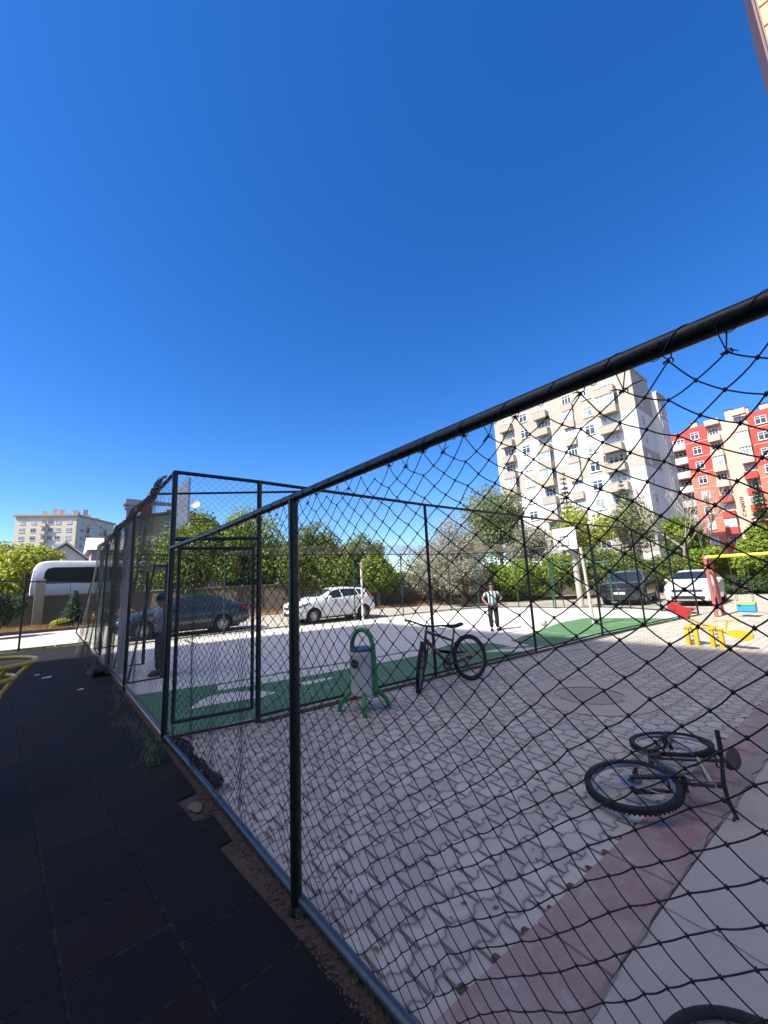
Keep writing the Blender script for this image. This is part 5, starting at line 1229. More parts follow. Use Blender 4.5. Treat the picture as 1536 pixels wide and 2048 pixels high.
# cone shaped climbing basket
fn = thing('play_basket', 'yellow tubular funnel of stacked rings at the left edge of the rubber floor', 'play equipment', (-0.52, 4.95, 0))
M_OCH2 = mat('ochre yellow enamel', (0.50, 0.33, 0.03), rough=.35, var=.12, dirt=.2)
cxf, cyf = -0.50, 4.95
for R_, z in ((.45, 1.06), (.315, .93), (.225, .78)):
    MB().tube([(cxf+R_*math.cos(a_), cyf+R_*math.sin(a_), z) for a_ in np.linspace(0, 2*PI, 49)[:-1]], .019, 10, closed=True).build('ring', M_OCH2, fn, smooth=True, world=True)
for k in range(6):
    a_ = 2*PI*k/6+.12; MB().tube([(cxf+r_*math.cos(a_+.03), cyf+r_*math.sin(a_+.03), z) for r_, z in ((.44, 1.05), (.315, .92), (.225, .78), (.19, .62), (.19, .02))], .017, 8).build('bar', M_OCH2, fn, smooth=True, world=True)
# black sack by the fence foot on the left
mb = MB(); mb.ball((0, 0, 0), (.20, .30, .10), 18); vv = []
for p in mb.v:
    q = Vector(p); q *= 1+.18*math.sin(q.x*17+1)*math.cos(q.y*13)+.1*math.sin(q.z*40+q.x*22); q.z = max(-.07, q.z); vv.append(tuple(q))
mb.v = vv; o = mb.build('sack', M_TYRE, None, smooth=True); o.location = (.88, 10.45, .07); tag(o, 'crumpled black sack lying at the foot of the fence below the concrete post', 'sack')
# scraps on the tiles and rubble
M_SCR = mat('paper scrap', (0.55, 0.52, 0.50), rough=.8)
for i, (px, py, s_) in enumerate(((73, 1351, .10), (93, 1356, .16), (160, 1380, .09))):
    c = gnd(px, py); mb = MB(); mb.add([(-s_/2, -s_*.2, .004), (s_/2, -s_*.25, .010), (s_*.45, s_*.2, .02), (-s_*.4, s_*.25, .008)], [(0, 1, 2, 3)]); mb.slab([(-s_/2, -s_*.2, .003), (s_/2, -s_*.25, .008), (s_*.45, s_*.2, .018), (-s_*.4, s_*.25, .006)], (0, 0, .002))
    o = mb.build('paper_scrap', M_SCR); o.location = (float(c[0]), float(c[1]), .002); tag(o, ('small pale paper scrap, leftmost of three on the dark tiles', 'long pale paper scrap between two smaller ones on the dark tiles', 'pale paper scrap on the tiles nearest the fence')[i], 'litter', 'paper scraps on the rubber tiles')
mb = MB(); rr = random.Random(5)
for i in range(1500):
    y = rr.uniform(-.6, 5.2); x = rr.uniform(1.0, 1.07); 
    if 2.93 < y < 3.3 or y > 3.76: continue
    s_ = rr.choice((.003, .004, .005, .009)); mb.box((x, y, .0), (s_*rr.uniform(.6, 1.6), s_, s_*.7), Matrix.Rotation(rr.uniform(0, 3), 3, 'Z'))
tag(mb.build('gravel', m_concrete('rubble', (0.085, 0.06, 0.05), scale=8), None), 'crumbled mortar, rust and gravel in the dirt strip under the low fence', 'gravel', kind='stuff')
mb = MB(); mb.ball((0, 0, 0), (.05, .085, .012), 14); mb.v = [(p[0]*(1+.2*math.sin(p[1]*40)), p[1]*(1+.15*math.cos(p[0]*50)), p[2]) for p in mb.v]; o = mb.build('mortar_lump', M_WALL, None, smooth=True); o.location = (.965, 3.52, .0); tag(o, 'pale lump of mortar in the broken tile gap beside the fence foot', 'mortar lump')
L_DUMMY = mat('dry leaf bits', (0.16, 0.12, 0.07), rough=.9, var=.4, scale=3)
# strip of black hose/strap in the bottom right corner
A_, B_, C_ = [Vector(gnd(*p, .03)[:2]) for p in ((1352, 2046), (1412, 2029), (1500, 2046))]
D_ = 2*(A_.x*(B_.y-C_.y)+B_.x*(C_.y-A_.y)+C_.x*(A_.y-B_.y)); a2, b2_, c2 = A_.length_squared, B_.length_squared, C_.length_squared
ux = (a2*(B_.y-C_.y)+b2_*(C_.y-A_.y)+c2*(A_.y-B_.y))/D_; uy = (a2*(C_.x-B_.x)+b2_*(A_.x-C_.x)+c2*(B_.x-A_.x))/D_; rr_ = (A_-Vector((ux, uy))).length
print('RING', ux, uy, rr_)
mb = MB(); mb.tube([(ux+rr_*math.cos(t_)*(1+.03*math.sin(3*t_)), uy+rr_*math.sin(t_), .032+.004*math.sin(2*t_)) for t_ in np.linspace(0, 2*PI, 41)[:-1]], .017, 10, closed=True); o = mb.build('rubber_hose', M_TYRE, None, smooth=True); tag(o, 'loop of black rubber hose on the concrete walkway at the bottom right', 'hose')
mb = MB(); 
for k in range(7): mb.tube([Vector(gnd(340+k*9, 1478+random.uniform(-4, 4), .02)), Vector(gnd(352+k*9, 1472+random.uniform(-4, 4), .035))], .006, 5)
tag(mb.build('plastic_wrapper', mat('red wrapper', (0.35, 0.03, 0.04), rough=.3)), 'crumpled red plastic wrapper at the gate threshold', 'litter')

# ================================================================= PEOPLE
M_SKIN = mat('skin', (0.36, 0.19, 0.13), rough=.5, var=.05, scale=20); M_HAIR = mat('dark hair', (0.012, 0.010, 0.009), rough=.55, var=.3, scale=40)
M_TRO = mat('black trousers', (0.012, 0.012, 0.014), rough=.85, var=.3, scale=14); M_SHOE = mat('black shoes', (0.015, 0.015, 0.016), rough=.5)
def skinned(name, pts, edges, m, parent, sub=2, root=0):
    me = bpy.data.meshes.new(name); me.from_pydata([p[:3] for p in pts], edges, []); o = bpy.data.objects.new(name, me); COL.objects.link(o)
    bm = bmesh.new(); bm.from_mesh(me); sk = bm.verts.layers.skin.verify(); bm.verts.ensure_lookup_table()
    for i, p in enumerate(pts):
        r = p[3]; bm.verts[i][sk].radius = r if isinstance(r, tuple) else (r, r); bm.verts[i][sk].use_root = (i == root)
    bm.to_mesh(me); bm.free()
    a = o.modifiers.new('s', 'SKIN'); a.branch_smoothing = 0.6; a.use_smooth_shade = True
    b = o.modifiers.new('u', 'SUBSURF'); b.levels = sub; b.render_levels = sub
    bpy.context.view_layer.update(); m2 = bpy.data.meshes.new_from_object(o.evaluated_get(bpy.context.evaluated_depsgraph_get())); o.modifiers.clear(); o.data = m2; bpy.data.meshes.remove(me)
    m2.materials.clear(); m2.materials.append(m); m2.polygons.foreach_set('use_smooth', [True]*len(m2.polygons)); m2.polygons.foreach_set('material_index', [0]*len(m2.polygons)); o.parent = parent
    return o
def striped(name, c1, c2, w, axis=0, c3=None, gap=.5):
    m, t, b = mat_base(name); o = tc(t); c = sep(t, o)[axis]; k = mix(t, (c/w).frac().gt(gap), c1, c2)
    if c3: k = mix(t, ((sep(t, o)[2])/(w*.8)).frac().gt(.75), k, c3)
    t.links.new(k, b.inputs['Base Color']); b.inputs['Roughness'].default_value = .85; return m
def person(label, loc, rz, h, J, shirt, hand_curl=.5, head_rot=0.0, hair_big=1.0, shoe=M_SHOE):
    """J: joint dict in units of standing height, x right of body, y forward, z up"""
    t_ = thing('person', label, 'person', loc, rz); 
    g = lambda k: tuple(c*h for c in J[k])
    P = []; E_ = []; idx = {}
    def v(k, p, r): idx[k] = len(P); P.append((*p, tuple(q*h for q in r) if isinstance(r, tuple) else r*h)); return idx[k]
    def e(*ks):
        for a, b in zip(ks[:-1], ks[1:]): E_.append((idx[a], idx[b]))
    v('pel', g('pel'), (.085, .06)); v('wai', g('wai'), (.072, .052)); v('che', g('che'), (.088, .058)); v('nk', g('nk'), (.032, .032)); v('hd0', tuple(np.array(g('hd'))+np.array((0, 0, -.035*h))), (.040, .048)); v('hd1', tuple(np.array(g('hd'))+np.array((0, .0, .020*h))), (.043, .052)); v('hd2', tuple(np.array(g('hd'))+np.array((0, -.004*h, .055*h))), (.030, .036))
    e('pel', 'wai', 'che', 'nk', 'hd0', 'hd1', 'hd2')
    for s_ in 'LR':
        v('sh'+s_, g('sh'+s_), .027); v('el'+s_, g('el'+s_), .024); v('wr'+s_, g('wr'+s_), .016); e('che', 'sh'+s_, 'el'+s_, 'wr'+s_)
        v('hi'+s_, g('hi'+s_), .055); v('kn'+s_, g('kn'+s_), .036); v('an'+s_, g('an'+s_), .022); e('pel', 'hi'+s_, 'kn'+s_, 'an'+s_)
        el = Vector(g('el'+s_)); wr = Vector(g('wr'+s_)); d = (wr-el).normalized(); sd_ = Vector((0, 0, 1)).cross(d); sd_ = sd_.normalized() if sd_.length > .1 else Vector((1, 0, 0)); up = d.cross(sd_)
        pm = wr+d*.028*h; v('pm'+s_, tuple(pm), (.022, .012)); e('wr'+s_, 'pm'+s_)
        for q, (o_, L) in enumerate(((-.0165, .034), (-.0055, .040), (.0055, .037), (.0165, .029))):
            a = pm+d*.022*h+sd_*o_*h; b = a+(d*.7-up*.5*hand_curl)*L*.5*h; c = b+(d*.45-up*.9*hand_curl)*L*.5*h
            v(f'f{s_}{q}a', tuple(a), .0062); v(f'f{s_}{q}b', tuple(b), .0055); v(f'f{s_}{q}c', tuple(c), .0046); e('pm'+s_, f'f{s_}{q}a', f'f{s_}{q}b', f'f{s_}{q}c')
        a = pm-sd_*.020*h; b = a+(d*.6-sd_*.6)*.024*h; v(f't{s_}a', tuple(a), .0068); v(f't{s_}b', tuple(b), .0055); e('pm'+s_, f't{s_}a', f't{s_}b')
    body = skinned('body', P, E_, M_SKIN, t_)
    hd = Vector(g('hd')); Rh = Matrix.Rotation(head_rot, 3, 'Z')
    fc = MB(); fc.ball(hd+Rh @ Vector((0, .052*h, -.004*h)), (.009*h, .012*h, .014*h), 10, Rh)      # nose
    for s_ in (-1, 1): fc.ball(hd+Rh @ Vector((s_*.043*h, -.004*h, .0)), (.006*h, .012*h, .018*h), 10, Rh)
    fc.build('nose_and_ears', M_SKIN, t_, smooth=True)
    ey = MB()
    for s_ in (-1, 1): ey.ball(hd+Rh @ Vector((s_*.018*h, .0455*h, .012*h)), (.008*h, .005*h, .0045*h), 8, Rh); ey.box(hd+Rh @ Vector((s_*.018*h, .048*h, .022*h)), (.018*h, .004*h, .003*h), Rh)
    ey.build('eyes', M_HAIR, t_, smooth=True)
    MB().ball(hd+Rh @ Vector((0, .047*h, -.026*h)), (.014*h, .005*h, .004*h), 8, Rh).build('mouth', mat('lips', (0.25, 0.08, 0.07)), t_, smooth=True)
    hr = MB(); hr.ball(hd+Rh @ Vector((0, -.010*h, .032*h)), (.0505*h*hair_big, .056*h*hair_big, .048*h*hair_big), 20)
    hr.v = [tuple(hd+(Vector(p)-hd)*(1+.05*math.sin(p[0]*160)+.05*math.cos(p[1]*140+p[2]*90))) for p in hr.v]; hr.build('hair', M_HAIR, t_, smooth=True)
    # clothes: fatter skins over the same joints
    def c(k, r): return (*g(k), tuple(q*h for q in r) if isinstance(r, tuple) else r*h)
    mid = lambda a, b, f: tuple((np.array(g(a))*(1-f)+np.array(g(b))*f))
    hem = np.array(g('pel'))+np.array((0, 0, -.02*h)); top = mid('che', 'nk', .80)
    SPt = [c('che', (.102, .068)), c('wai', (.094, .066)), (*hem, (.104*h, .074*h)), (*top, (.046*h, .046*h))]; SE = [(0, 1), (1, 2), (0, 3)]
    for s_ in 'LR':
        k = len(SPt); SPt += [c('sh'+s_, .041), (*mid('sh'+s_, 'el'+s_, .75), .033*h)]; SE += [(0, k), (k, k+1)]
    skinned('shirt', SPt, SE, shirt, t_)
    TP = [(*(np.array(g('pel'))+np.array((0, 0, .02*h))), (.092*h, .066*h))]; TE = []
    for s_ in 'LR':
        k = len(TP); TP += [c('hi'+s_, .062), c('kn'+s_, .050), (*mid('kn'+s_, 'an'+s_, .95), .042*h)]; TE += [(0, k), (k, k+1), (k+1, k+2)]
    skinned('trousers', TP, TE, M_TRO, t_)
    for s_ in 'LR':
        a = Vector(g('an'+s_)); fw = Vector((.2*(1 if s_ == 'R' else -1), 1, 0)).normalized(); R = Matrix((Vector((fw.y, -fw.x, 0)), fw, Vector((0, 0, 1)))).transposed()
        sh_ = MB(); sh_.ball((a.x+fw.x*.045*h, a.y+fw.y*.045*h, .026*h), (.030*h, .078*h, .028*h), 16, R); sh_.rbox((a.x+fw.x*.045*h, a.y+fw.y*.045*h, .007*h), (.056*h, .15*h, .014*h), .006, R); sh_.build('shoe', shoe, t_, smooth=True)
    return t_
base = dict(pel=(0, 0, .52), wai=(0, .005, .60), che=(0, .0, .735), nk=(0, .005, .84), hd=(0, .015, .925),
    shL=(-.105, 0, .79), shR=(.105, 0, .79), hiL=(-.05, 0, .49), hiR=(.05, 0, .49), knL=(-.06, .01, .28), knR=(.06, .01, .28), anL=(-.065, -.01, .05), anR=(.065, -.01, .05))
J1 = dict(base); J1.update(elL=(-.205, -.03, .665), wrL=(-.135, .035, .565), elR=(.205, -.03, .665), wrR=(.135, .035, .565), knR=(.075, .04, .285), anR=(.06, .03, .05))
M_STR = striped('green white striped shirt', (0.62, 0.64, 0.66), (0.015, 0.11, 0.09), .10, 0, gap=.55)
person('boy in green and white striped shirt standing hands on hips in the court', (10.35, 7.45, .014), math.radians(135), 1.42, J1, M_STR, head_rot=0.0)
J2 = dict(base); J2.update(elL=(-.15, .06, .67), wrL=(-.02, .14, .70), elR=(.15, .06, .67), wrR=(.05, .13, .675), hd=(0, .03, .92), pel=(0, 0, .52), anL=(-.05, .0, .05), anR=(.06, .02, .05))
M_CHK = striped('mauve check shirt', (0.50, 0.44, 0.55), (0.42, 0.34, 0.46), .05, 0, c3=(0.55, 0.48, 0.58))
person('boy with curly dark hair in a pale mauve check shirt beside the small goal', (1.78, 9.2, .014), math.radians(62), 1.56, J2, M_CHK, head_rot=.3, hair_big=1.22, shoe=M_SHOE)

rl = random.Random(21); mb = MB()
for k in range(420):
    x = 1.2+rl.random()**1.6*9; y = rl.uniform(1.4, 4.5)-.02*x; a_ = rl.uniform(0, 6.28); L = rl.uniform(.006, .022); w_ = L*.45
    c, s_ = math.cos(a_), math.sin(a_); P_ = [(-L, 0), (0, -w_), (L, 0), (0, w_)]
    mb.add([(x+c*p-s_*q, y+s_*p+c*q, .004+(.006 if i % 2 else .001)) for i, (p, q) in enumerate(P_)], [(0, 1, 2, 3)])
tag(mb.build('fallen_leaves', L_DUMMY, None), 'tiny dry leaves and bits scattered over the grey paving', 'leaf litter', kind='stuff')
# ================================================================= TREES AND PLANTS
def m_leaf(name, c1, c2, trans=.35, rough=.6):
    m = bpy.data.materials.new(name); m.use_nodes = True; t = m.node_tree; b = t.nodes['Principled BSDF']; out = t.nodes['Material Output']; o = tc(t)
    n = noise(t, o, 1.1, 3); f = noise(t, o, 11, 2); k = mix(t, (n*.45+f*.55).ramp(.36, .64), c1, c2)
    t.links.new(k, b.inputs['Base Color']); b.inputs['Roughness'].default_value = rough; b.inputs['Specular IOR Level'].default_value = .35
    tr = t.nodes.new('ShaderNodeBsdfTranslucent'); t.links.new(k, tr.inputs['Color']); mx = t.nodes.new('ShaderNodeMixShader'); mx.inputs[0].default_value = trans
    t.links.new(b.outputs[0], mx.inputs[1]); t.links.new(tr.outputs[0], mx.inputs[2]); t.links.new(mx.outputs[0], out.inputs['Surface']); return m
L_VIV = m_leaf('vivid spring leaves', (0.10, 0.185, 0.020), (0.33, 0.42, 0.06)); L_GRN = m_leaf('green leaves', (0.07, 0.125, 0.020), (0.26, 0.32, 0.06)); L_YEL = m_leaf('yellow green leaves', (0.20, 0.26, 0.02), (0.48, 0.50, 0.08))
L_OLV = m_leaf('grey green leaves', (0.12, 0.16, 0.06), (0.30, 0.34, 0.15)); L_PALE = m_leaf('pale silvery leaves', (0.20, 0.21, 0.13), (0.52, 0.50, 0.40)); L_DRK = m_leaf('dark evergreen leaves', (0.02, 0.05, 0.012), (0.06, 0.11, 0.025))
L_DRY = m_leaf('dry brown leaves', (0.20, 0.11, 0.035), (0.42, 0.27, 0.10)); L_NEED = m_leaf('blue green needles', (0.06, 0.11, 0.08), (0.16, 0.24, 0.17)); L_NEED2 = m_leaf('olive needles', (0.06, 0.08, 0.035), (0.14, 0.16, 0.08))
L_BLO = m_leaf('white blossom', (0.50, 0.50, 0.42), (0.75, 0.74, 0.66))
M_BARK = mat('grey bark', (0.11, 0.085, 0.065), rough=.9, var=.35, scale=14, bmp=.6); M_BARKP = mat('pale bark', (0.34, 0.30, 0.25), rough=.9, var=.3, scale=14, bmp=.5)
def leaf_cloud(C, R, N, s, r_, aspect=1.5, flat=0.0):
    """N leaf quads spread through blob centres C (k,3) radii R (k,3)"""
    vol = R.prod(axis=1)**(2/3); k = r_.choice(len(C), N, p=vol/vol.sum()); d = r_.normal(size=(N, 3)); d /= np.linalg.norm(d, axis=1, keepdims=True)
    rad = np.clip(r_.beta(3.2, 1.4, (N, 1))*1.06, 0, 1.2); P = C[k]+d*R[k]*rad
    wob = np.sin(P[:, 0]*3.1+P[:, 2]*2.3)+np.sin(P[:, 1]*3.7-P[:, 2]*2.9)+np.sin(P[:, 0]*7.3+P[:, 1]*6.1+P[:, 2]*8.0)*.7
    keep = wob > -0.95-.5*r_.random(N); P = P[keep]; d = d[keep]; n = len(P)
    nn = d*.55+r_.normal(size=(n, 3))*.6+np.array([0, 0, .35]); nn /= np.linalg.norm(nn, axis=1, keepdims=True)
    a = np.cross(nn, r_.normal(size=(n, 3))); a /= np.maximum(np.linalg.norm(a, axis=1, keepdims=True), 1e-6); b = np.cross(nn, a)
    sz = s*r_.uniform(.6, 1.35, (n, 1)); a *= sz*aspect*.5; b *= sz*.5
    V = np.stack([P-a, P-b*.9+nn*sz*.12, P+a, P+b*.9+nn*sz*.12], axis=1).reshape(-1, 3); Q = np.arange(n*4).reshape(-1, 4); return V, Q
def tree(name, label, cat, px, pyt, pyb, wpx, rng_, leaf, N, s, seed, group=None, bark=None, kb=12, base=None, trunk_r=.13, blossom=0, twig=0, open_=1.0, depth=1.0):
    """crown fills photo columns px±wpx/2 and rows pyt..pyb at horizontal range rng_"""
    r_ = np.random.default_rng(seed); a = atR(px-wpx/2, (pyt+pyb)/2, rng_); b = atR(px+wpx/2, (pyt+pyb)/2, rng_); zt = atR(px, pyt, rng_)[2]; zb = atR(px, pyb, rng_)[2]
    c = (a+b)/2; rx = np.linalg.norm((b-a)[:2])/2; rz_ = (zt-zb)/2; cz = (zt+zb)/2; bx = np.array([c[0], c[1]])
    t_ = thing(name, label, cat, (float(c[0]), float(c[1]), 0), group=group)
    C = []; R = []
    for i in range(kb):
        for _ in range(30):
            q = r_.uniform(-1, 1, 3)
            if q@q < 1: break
        q = q/max(1e-3, np.linalg.norm(q))*np.linalg.norm(q)**.6*.72
        u = r_.uniform(.30, .48); C.append([q[0]*rx, q[1]*rx*depth, cz+q[2]*rz_]); R.append([u*rx*1.05, u*rx*depth, u*rz_*1.15])
    C = np.array(C); R = np.array(R); R = np.minimum(R, max(rx, .6)*.62+R*0)
    V, Q = leaf_cloud(C, R, N, s, r_); np_mesh('crown', V, Q, leaf, t_)
    if blossom:
        V, Q = leaf_cloud(C, R*1.06, blossom, s*.75, r_); np_mesh('blossom', V, Q, L_BLO, t_)
    mb = MB(); bark = bark or M_BARK; rr = random.Random(seed); z1 = cz-rz_*.35; tp = [Vector((0, 0, -.1))]
    for i in range(1, 6): tp.append(Vector((rr.uniform(-.06, .06)*i, rr.uniform(-.06, .06)*i, z1*i/5)))
    mb.tube(tp, [trunk_r*(1.25-.12*i) for i in range(6)], 9)
    for i in range(len(C)):
        e = Vector(C[i]); st = tp[-1].lerp(tp[-2], rr.random()); m1 = st.lerp(e, .4)+Vector((rr.uniform(-.2, .2), rr.uniform(-.2, .2), rr.uniform(0, .3))); mb.tube([st, m1, e], [trunk_r*.42, trunk_r*.25, trunk_r*.08], 6)
        for _ in range(2+twig):
            e2 = e+Vector([rr.uniform(-1, 1)*float(R[i][q])*1.15 for q in range(3)]); mb.tube([m1.lerp(e, rr.uniform(.4, 1)), (m1.lerp(e, .8)).lerp(e2, .6)+Vector((0, 0, .05)), e2], [trunk_r*.10, trunk_r*.07, trunk_r*.03], 4)
    mb.build('trunk', bark, t_, smooth=True); return t_
def conifer(label, px, pyt, pyb, wpx, rng_, leaf, seed, s=.07, tiers=18, droop=.25, base0=True, zb=None):
    r_ = np.random.default_rng(seed); c = atR(px, pyb, rng_); a = atR(px-wpx/2, pyb, rng_); b = atR(px+wpx/2, pyb, rng_); rx = np.linalg.norm((b-a)[:2])/2; zt = float(atR(px, pyt, rng_)[2]); z0 = max(.1, float(c[2])) if zb is None else zb
    t_ = thing('conifer', label, 'conifer tree', (float(c[0]), float(c[1]), 0)); A = []; B = []; mb = MB()
    mb.tube([(0, 0, -.1), (0, 0, zt*.6), (0, 0, zt)], [.09*rx, .05*rx, .008], 7)
    for k in range(tiers):
        f = k/(tiers-1); z = z0+(zt-z0)*f; L = rx*(1-f)**.85+.05; nb = 9 if k < tiers-3 else 5
        for j in range(nb):
            a_ = 2*PI*(j/nb)+k*.7+r_.uniform(-.2, .2); l = L*r_.uniform(.5, 1.15); e = np.array([l*math.cos(a_), l*math.sin(a_), z-droop*l+r_.uniform(-.05, .12)*l]); st = np.array([0, 0, z])
            mb.tube([tuple(st), tuple((st+e)/2+np.array([0, 0, .04*l])), tuple(e)], [.012+.01*l, .01, .004], 4)
            m = int(26*l/rx)+8
            for q in range(m):
                g_ = r_.uniform(.15, 1); p = st+(e-st)*g_; d = r_.normal(size=3); d[2] -= .1; d /= np.linalg.norm(d); A.append(p); B.append(p+d*s*r_.uniform(1.0, 2.6)*(1.2-g_*.5)+(e-st)/max(l, .1)*.05)
    V, Q = seg_tubes(np.array(A), np.array(B), s*.16, 3); np_mesh('foliage', V, Q, leaf, t_); mb.build('trunk', M_BARK, t_, smooth=True); return t_
G1 = 'leafy trees beyond the far wall'
tree('leafy_tree', 'bushy yellow green tree left of the bus at the left edge', 'tree', 40, 1083, 1200, 215, 37, L_YEL, 16000, .17, 1, kb=18, blossom=1200)
tree('leafy_tree', 'dark green shrubby tree low at the left edge in front of the wall', 'tree', -8, 1165, 1262, 130, 24, L_DRK, 9000, .12, 2, kb=12)
tree('leafy_tree', 'yellow green tree just behind the front of the bus', 'tree', 272, 1096, 1150, 110, 40, L_YEL, 7000, .15, 31, kb=12)
tree('leafy_tree', 'green tree between the bus and the black goal frame', 'tree', 312, 1074, 1218, 150, 30.3, L_GRN, 12000, .13, 3, G1, kb=14)
tree('leafy_tree', 'broad green tree in front of the olive house seen through the gate', 'tree', 402, 1036, 1215, 190, 29.5, L_GRN, 24000, .13, 4, G1, kb=18)
tree('leafy_tree', 'tall vivid green tree with white flower clusters right of the gate', 'tree', 505, 1024, 1215, 185, 28.5, L_VIV, 24000, .13, 5, G1, kb=18, blossom=1600)
tree('leafy_tree', 'round green tree above the bonnet of the white hatchback', 'tree', 612, 1045, 1208, 160, 27.5, L_GRN, 20000, .12, 6, G1, kb=16, blossom=500)
tree('leafy_tree', 'lower green tree right above the white hatchback roof', 'tree', 692, 1070, 1205, 145, 26.5, L_GRN, 17000, .12, 7, G1, kb=14)
tree('leafy_tree', 'vivid green drooping tree where the row of trees ends at open sky', 'tree', 757, 1078, 1195, 92, 25.8, L_VIV, 9000, .11, 8, G1, kb=10)
tree('leafy_tree', 'small distant tree in the gap of sky between the green row and the blossom tree', 'tree', 800, 1142, 1172, 60, 60, L_GRN, 2500, .22, 9, kb=8)
tree('leafy_tree', 'pale silvery blossom tree in the middle behind the court', 'tree', 885, 1022, 1195, 185, 26.0, L_PALE, 20000, .085, 10, kb=20, twig=3)
tree('leafy_tree', 'low pale silvery bush beside the boy in the striped shirt', 'tree', 925, 1120, 1202, 100, 23.5, L_PALE, 9000, .08, 11, kb=12, twig=3)
tree('leafy_tree', 'tall loose grey green tree in front of the left corner of the white block', 'tree', 1000, 970, 1130, 185, 36, L_OLV, 15000, .15, 12, kb=18, twig=3)
tree('leafy_tree', 'twiggy pale tree with sparse leaves below the loose grey green tree', 'tree', 1062, 1050, 1130, 110, 33, L_PALE, 6000, .11, 32, kb=14, twig=4)
tree('leafy_tree', 'vivid green hedge tree behind the striped shirt boy', 'tree', 1020, 1118, 1195, 150, 27.5, L_VIV, 12000, .11, 13, kb=14)
tree('leafy_tree', 'vivid green hedge tree below the white basketball board', 'tree', 1120, 1108, 1192, 130, 27.5, L_VIV, 12000, .11, 14, kb=14)
tree('leafy_tree', 'green hedge tree behind the dark nose-on car', 'tree', 1225, 1092, 1180, 140, 29, L_GRN, 12000, .11, 15, kb=14)
tree('leafy_tree', 'yellowish budding tree in front of the middle of the white block', 'tree', 1165, 1010, 1110, 140, 40, L_YEL, 7000, .15, 16, kb=16, twig=5, bark=M_BARKP)
tree('leafy_tree', 'twiggy budding tree before the shaded side of the white block', 'tree', 1262, 985, 1105, 130, 42, L_OLV, 7000, .15, 17, kb=16, twig=6, bark=M_BARKP, blossom=700)
tree('leafy_tree', 'bright green tree with pale trunk in front of the red block', 'tree', 1368, 1028, 1130, 110, 36, L_VIV, 10000, .13, 18, kb=14, twig=4, bark=M_BARKP)
tree('leafy_tree', 'vivid green hedge tree above the swing beam', 'tree', 1425, 1092, 1165, 130, 33, L_VIV, 13000, .12, 19, kb=14)
tree('leafy_tree', 'vivid green tree at the right edge above the swing seat', 'tree', 1515, 1052, 1165, 120, 31.5, L_VIV, 16000, .12, 20, kb=16)
tree('leafy_tree', 'green hedge tree behind the white nose-on car', 'tree', 1330, 1105, 1175, 110, 31, L_GRN, 10000, .11, 21, kb=12)
tree('leafy_tree', 'dark shady shrub under the right hand hedge behind the swing seat', 'tree', 1490, 1150, 1196, 150, 30.5, L_DRK, 8000, .09, 33, kb=12, twig=5, bark=M_BARKP)
conifer('slender spruce rising before the middle of the white block', 1147, 945, 1110, 78, 44, L_NEED2, 22, s=.11)
conifer('second conifer before the right corner of the white block', 1262, 960, 1100, 90, 46, L_NEED2, 23, s=.11)
conifer('small blue green spruce in front of the bus wall', 146, 1182, 1246, 58, 27.3, L_NEED, 24, s=.06, zb=.35)
conifer('dark conifer at the right edge before the red block', 1540, 955, 1100, 80, 50, L_DRK, 25, s=.13)
# bare branching tree before the red block
def bare(label, px, pyt, pyb, wpx, rng_, seed):
    c = atR(px, pyb, rng_); zt = float(atR(px, pyt, rng_)[2]); a = atR(px-wpx/2, pyb, rng_); b = atR(px+wpx/2, pyb, rng_); w = np.linalg.norm((b-a)[:2])
    t_ = thing('bare_tree', label, 'tree', (float(c[0]), float(c[1]), 0)); rr = random.Random(seed); A = []; B = []; Rr = []
    def grow(p, d, L, r, n):
        q = p; 
        for i in range(3):
            d = (d+Vector((rr.uniform(-.2, .2), rr.uniform(-.2, .2), rr.uniform(-.05, .15)))).normalized(); e = q+d*L/3; A.append(tuple(q)); B.append(tuple(e)); Rr.append(max(.006, r*(1-i*.15))); q = e
        if n > 0:
            for k in range(rr.choice((2, 3, 3))): grow(q-d*L*rr.uniform(0, .4), (d+Vector((rr.uniform(-.8, .8), rr.uniform(-.8, .8), rr.uniform(-.1, .6)))).normalized(), L*rr.uniform(.6, .85), r*.6, n-1)
    grow(Vector((0, 0, 0)), Vector((0, 0, 1)), zt*.40, .14, 5)
    V, Q = seg_tubes(np.array(A), np.array(B), np.array(Rr), 4); np_mesh('branches', V, Q, M_BARKP, t_); return t_
bare('bare pale branching tree in front of the red block, left one', 1372, 968, 1180, 130, 34, 41)
bare('bare pale branching tree before the pink strip of the red block', 1425, 1000, 1180, 130, 35, 42)
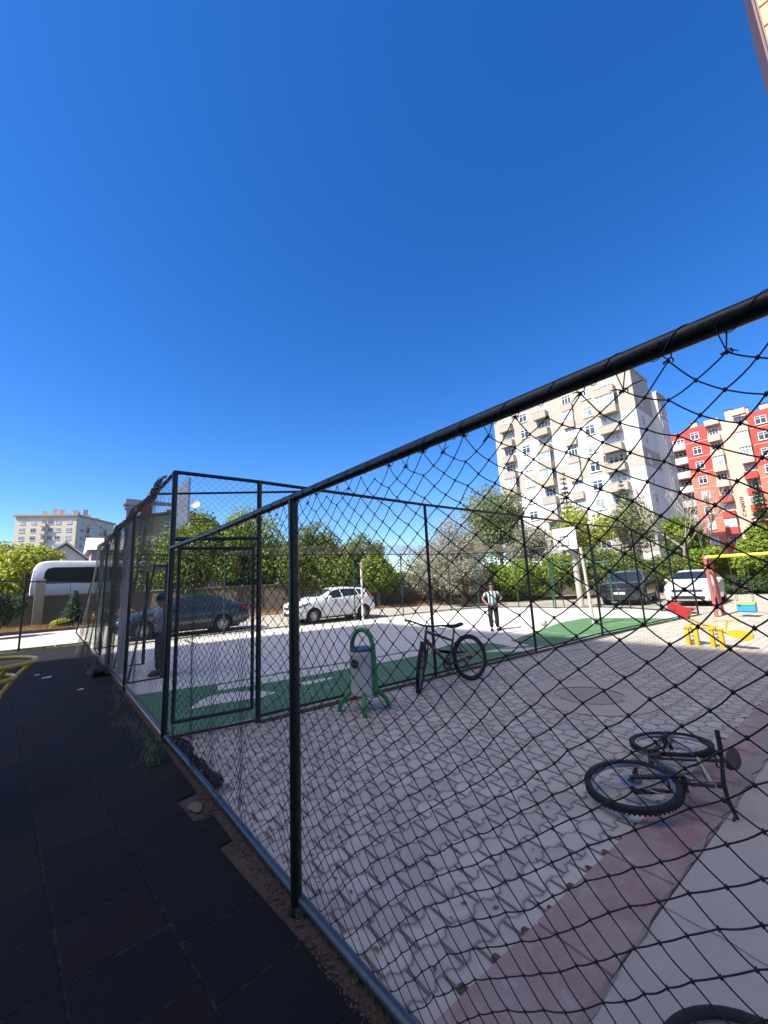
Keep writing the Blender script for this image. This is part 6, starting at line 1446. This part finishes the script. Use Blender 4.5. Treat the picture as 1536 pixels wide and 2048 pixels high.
# dry shrubs and weeds
tree('shrub', 'rusty brown dry shrub behind the left goal frame', 'shrub', 205, 1218, 1256, 66, 27, L_DRY, 5000, .07, 51, kb=10, trunk_r=.02, group='dry shrubs along the wall')
tree('shrub', 'rusty brown dry shrub to the left of the saloon bonnet', 'shrub', 255, 1214, 1252, 60, 27, L_DRY, 5000, .07, 52, kb=10, trunk_r=.02, group='dry shrubs along the wall')
tree('shrub', 'low light green weed clump under the small spruce', 'shrub', 118, 1236, 1256, 60, 27.2, L_YEL, 2500, .06, 53, kb=8, trunk_r=.02)
def grass(name, label, pts, N, hh, m, seed, w=.008):
    r_ = np.random.default_rng(seed); A = []; k = r_.integers(0, len(pts)-1, N); f = r_.random(N); P = np.array(pts, float); B0 = P[k]*(1-f[:, None])+P[k+1]*f[:, None]; B0[:, :2] += r_.normal(0, 1, (N, 2))*B0[:, 3:4]; b = B0[:, :3]
    d = r_.normal(0, .35, (N, 3)); d[:, 2] = 1; L = hh*r_.uniform(.4, 1.2, (N, 1)); e = b+d*L; s_ = r_.normal(0, 1, (N, 3)); s_[:, 2] = 0; s_ /= np.linalg.norm(s_, axis=1, keepdims=True); s_ *= w
    V = np.stack([b-s_, b+s_, e+s_*.2, e-s_*.2], axis=1).reshape(-1, 3); o = np_mesh(name, V, np.arange(N*4).reshape(-1, 4), m); tag(o, label, 'grass', kind='stuff')
grass('dry_grass', 'dry straw coloured grass on the verge in front of the wall', [(-14, 28.3, .05, .7), (-.6, 27.6, .05, .6), (4.6, 27.0, .05, .5), (14.2, 21.6, .05, .35), (20.4, 18, .05, .3), (26, 14.6, .05, .3)], 22000, .22, L_DRY, 61, .012)
grass('dry_grass', 'weeds growing along the edge between path and rubber tiles', [(-12, 17.4, -.01, .05), (1.0, 17.4, -.01, .05)], 3500, .06, L_YEL, 62)
grass('weeds', 'small weeds in the joints at the foot of the fence', [(1.08, 1.2, 0, .008), (1.10, 2.2, 0, .012), (1.10, 5.0, 0, .02)], 260, .035, L_GRN, 63, .002)
grass('weeds', 'dry weeds on the tiles beside the court corner', [(.86, 4.6, 0, .05), (.98, 5.4, 0, .06), (.86, 6.4, 0, .08), (1.0, 9, 0, .05)], 900, .05, L_OLV, 64, .002)
grass('weeds', 'grassy dirt along the foot of the long court fence', [(2.1, 4.95, 0, .03), (5.0, 4.82, 0, .03), (10.8, 4.52, 0, .04), (17, 3.92, 0, .05)], 2600, .04, L_OLV, 65, .003)
MB_ = MB()
pp_ = [(2.06, 4.93), (5.0, 4.78), (10.8, 4.50), (17.0, 3.86)]; qq = [(2.06, 5.02), (5.0, 4.88), (10.8, 4.62), (17.0, 4.0)]
struct(MB().add([(*p, .006) for p in pp_]+[(*p, .018) for p in qq], [(i, i+1, 4+i+1, 4+i) for i in range(3)]).build('court_edge_dirt', M_DIRT))
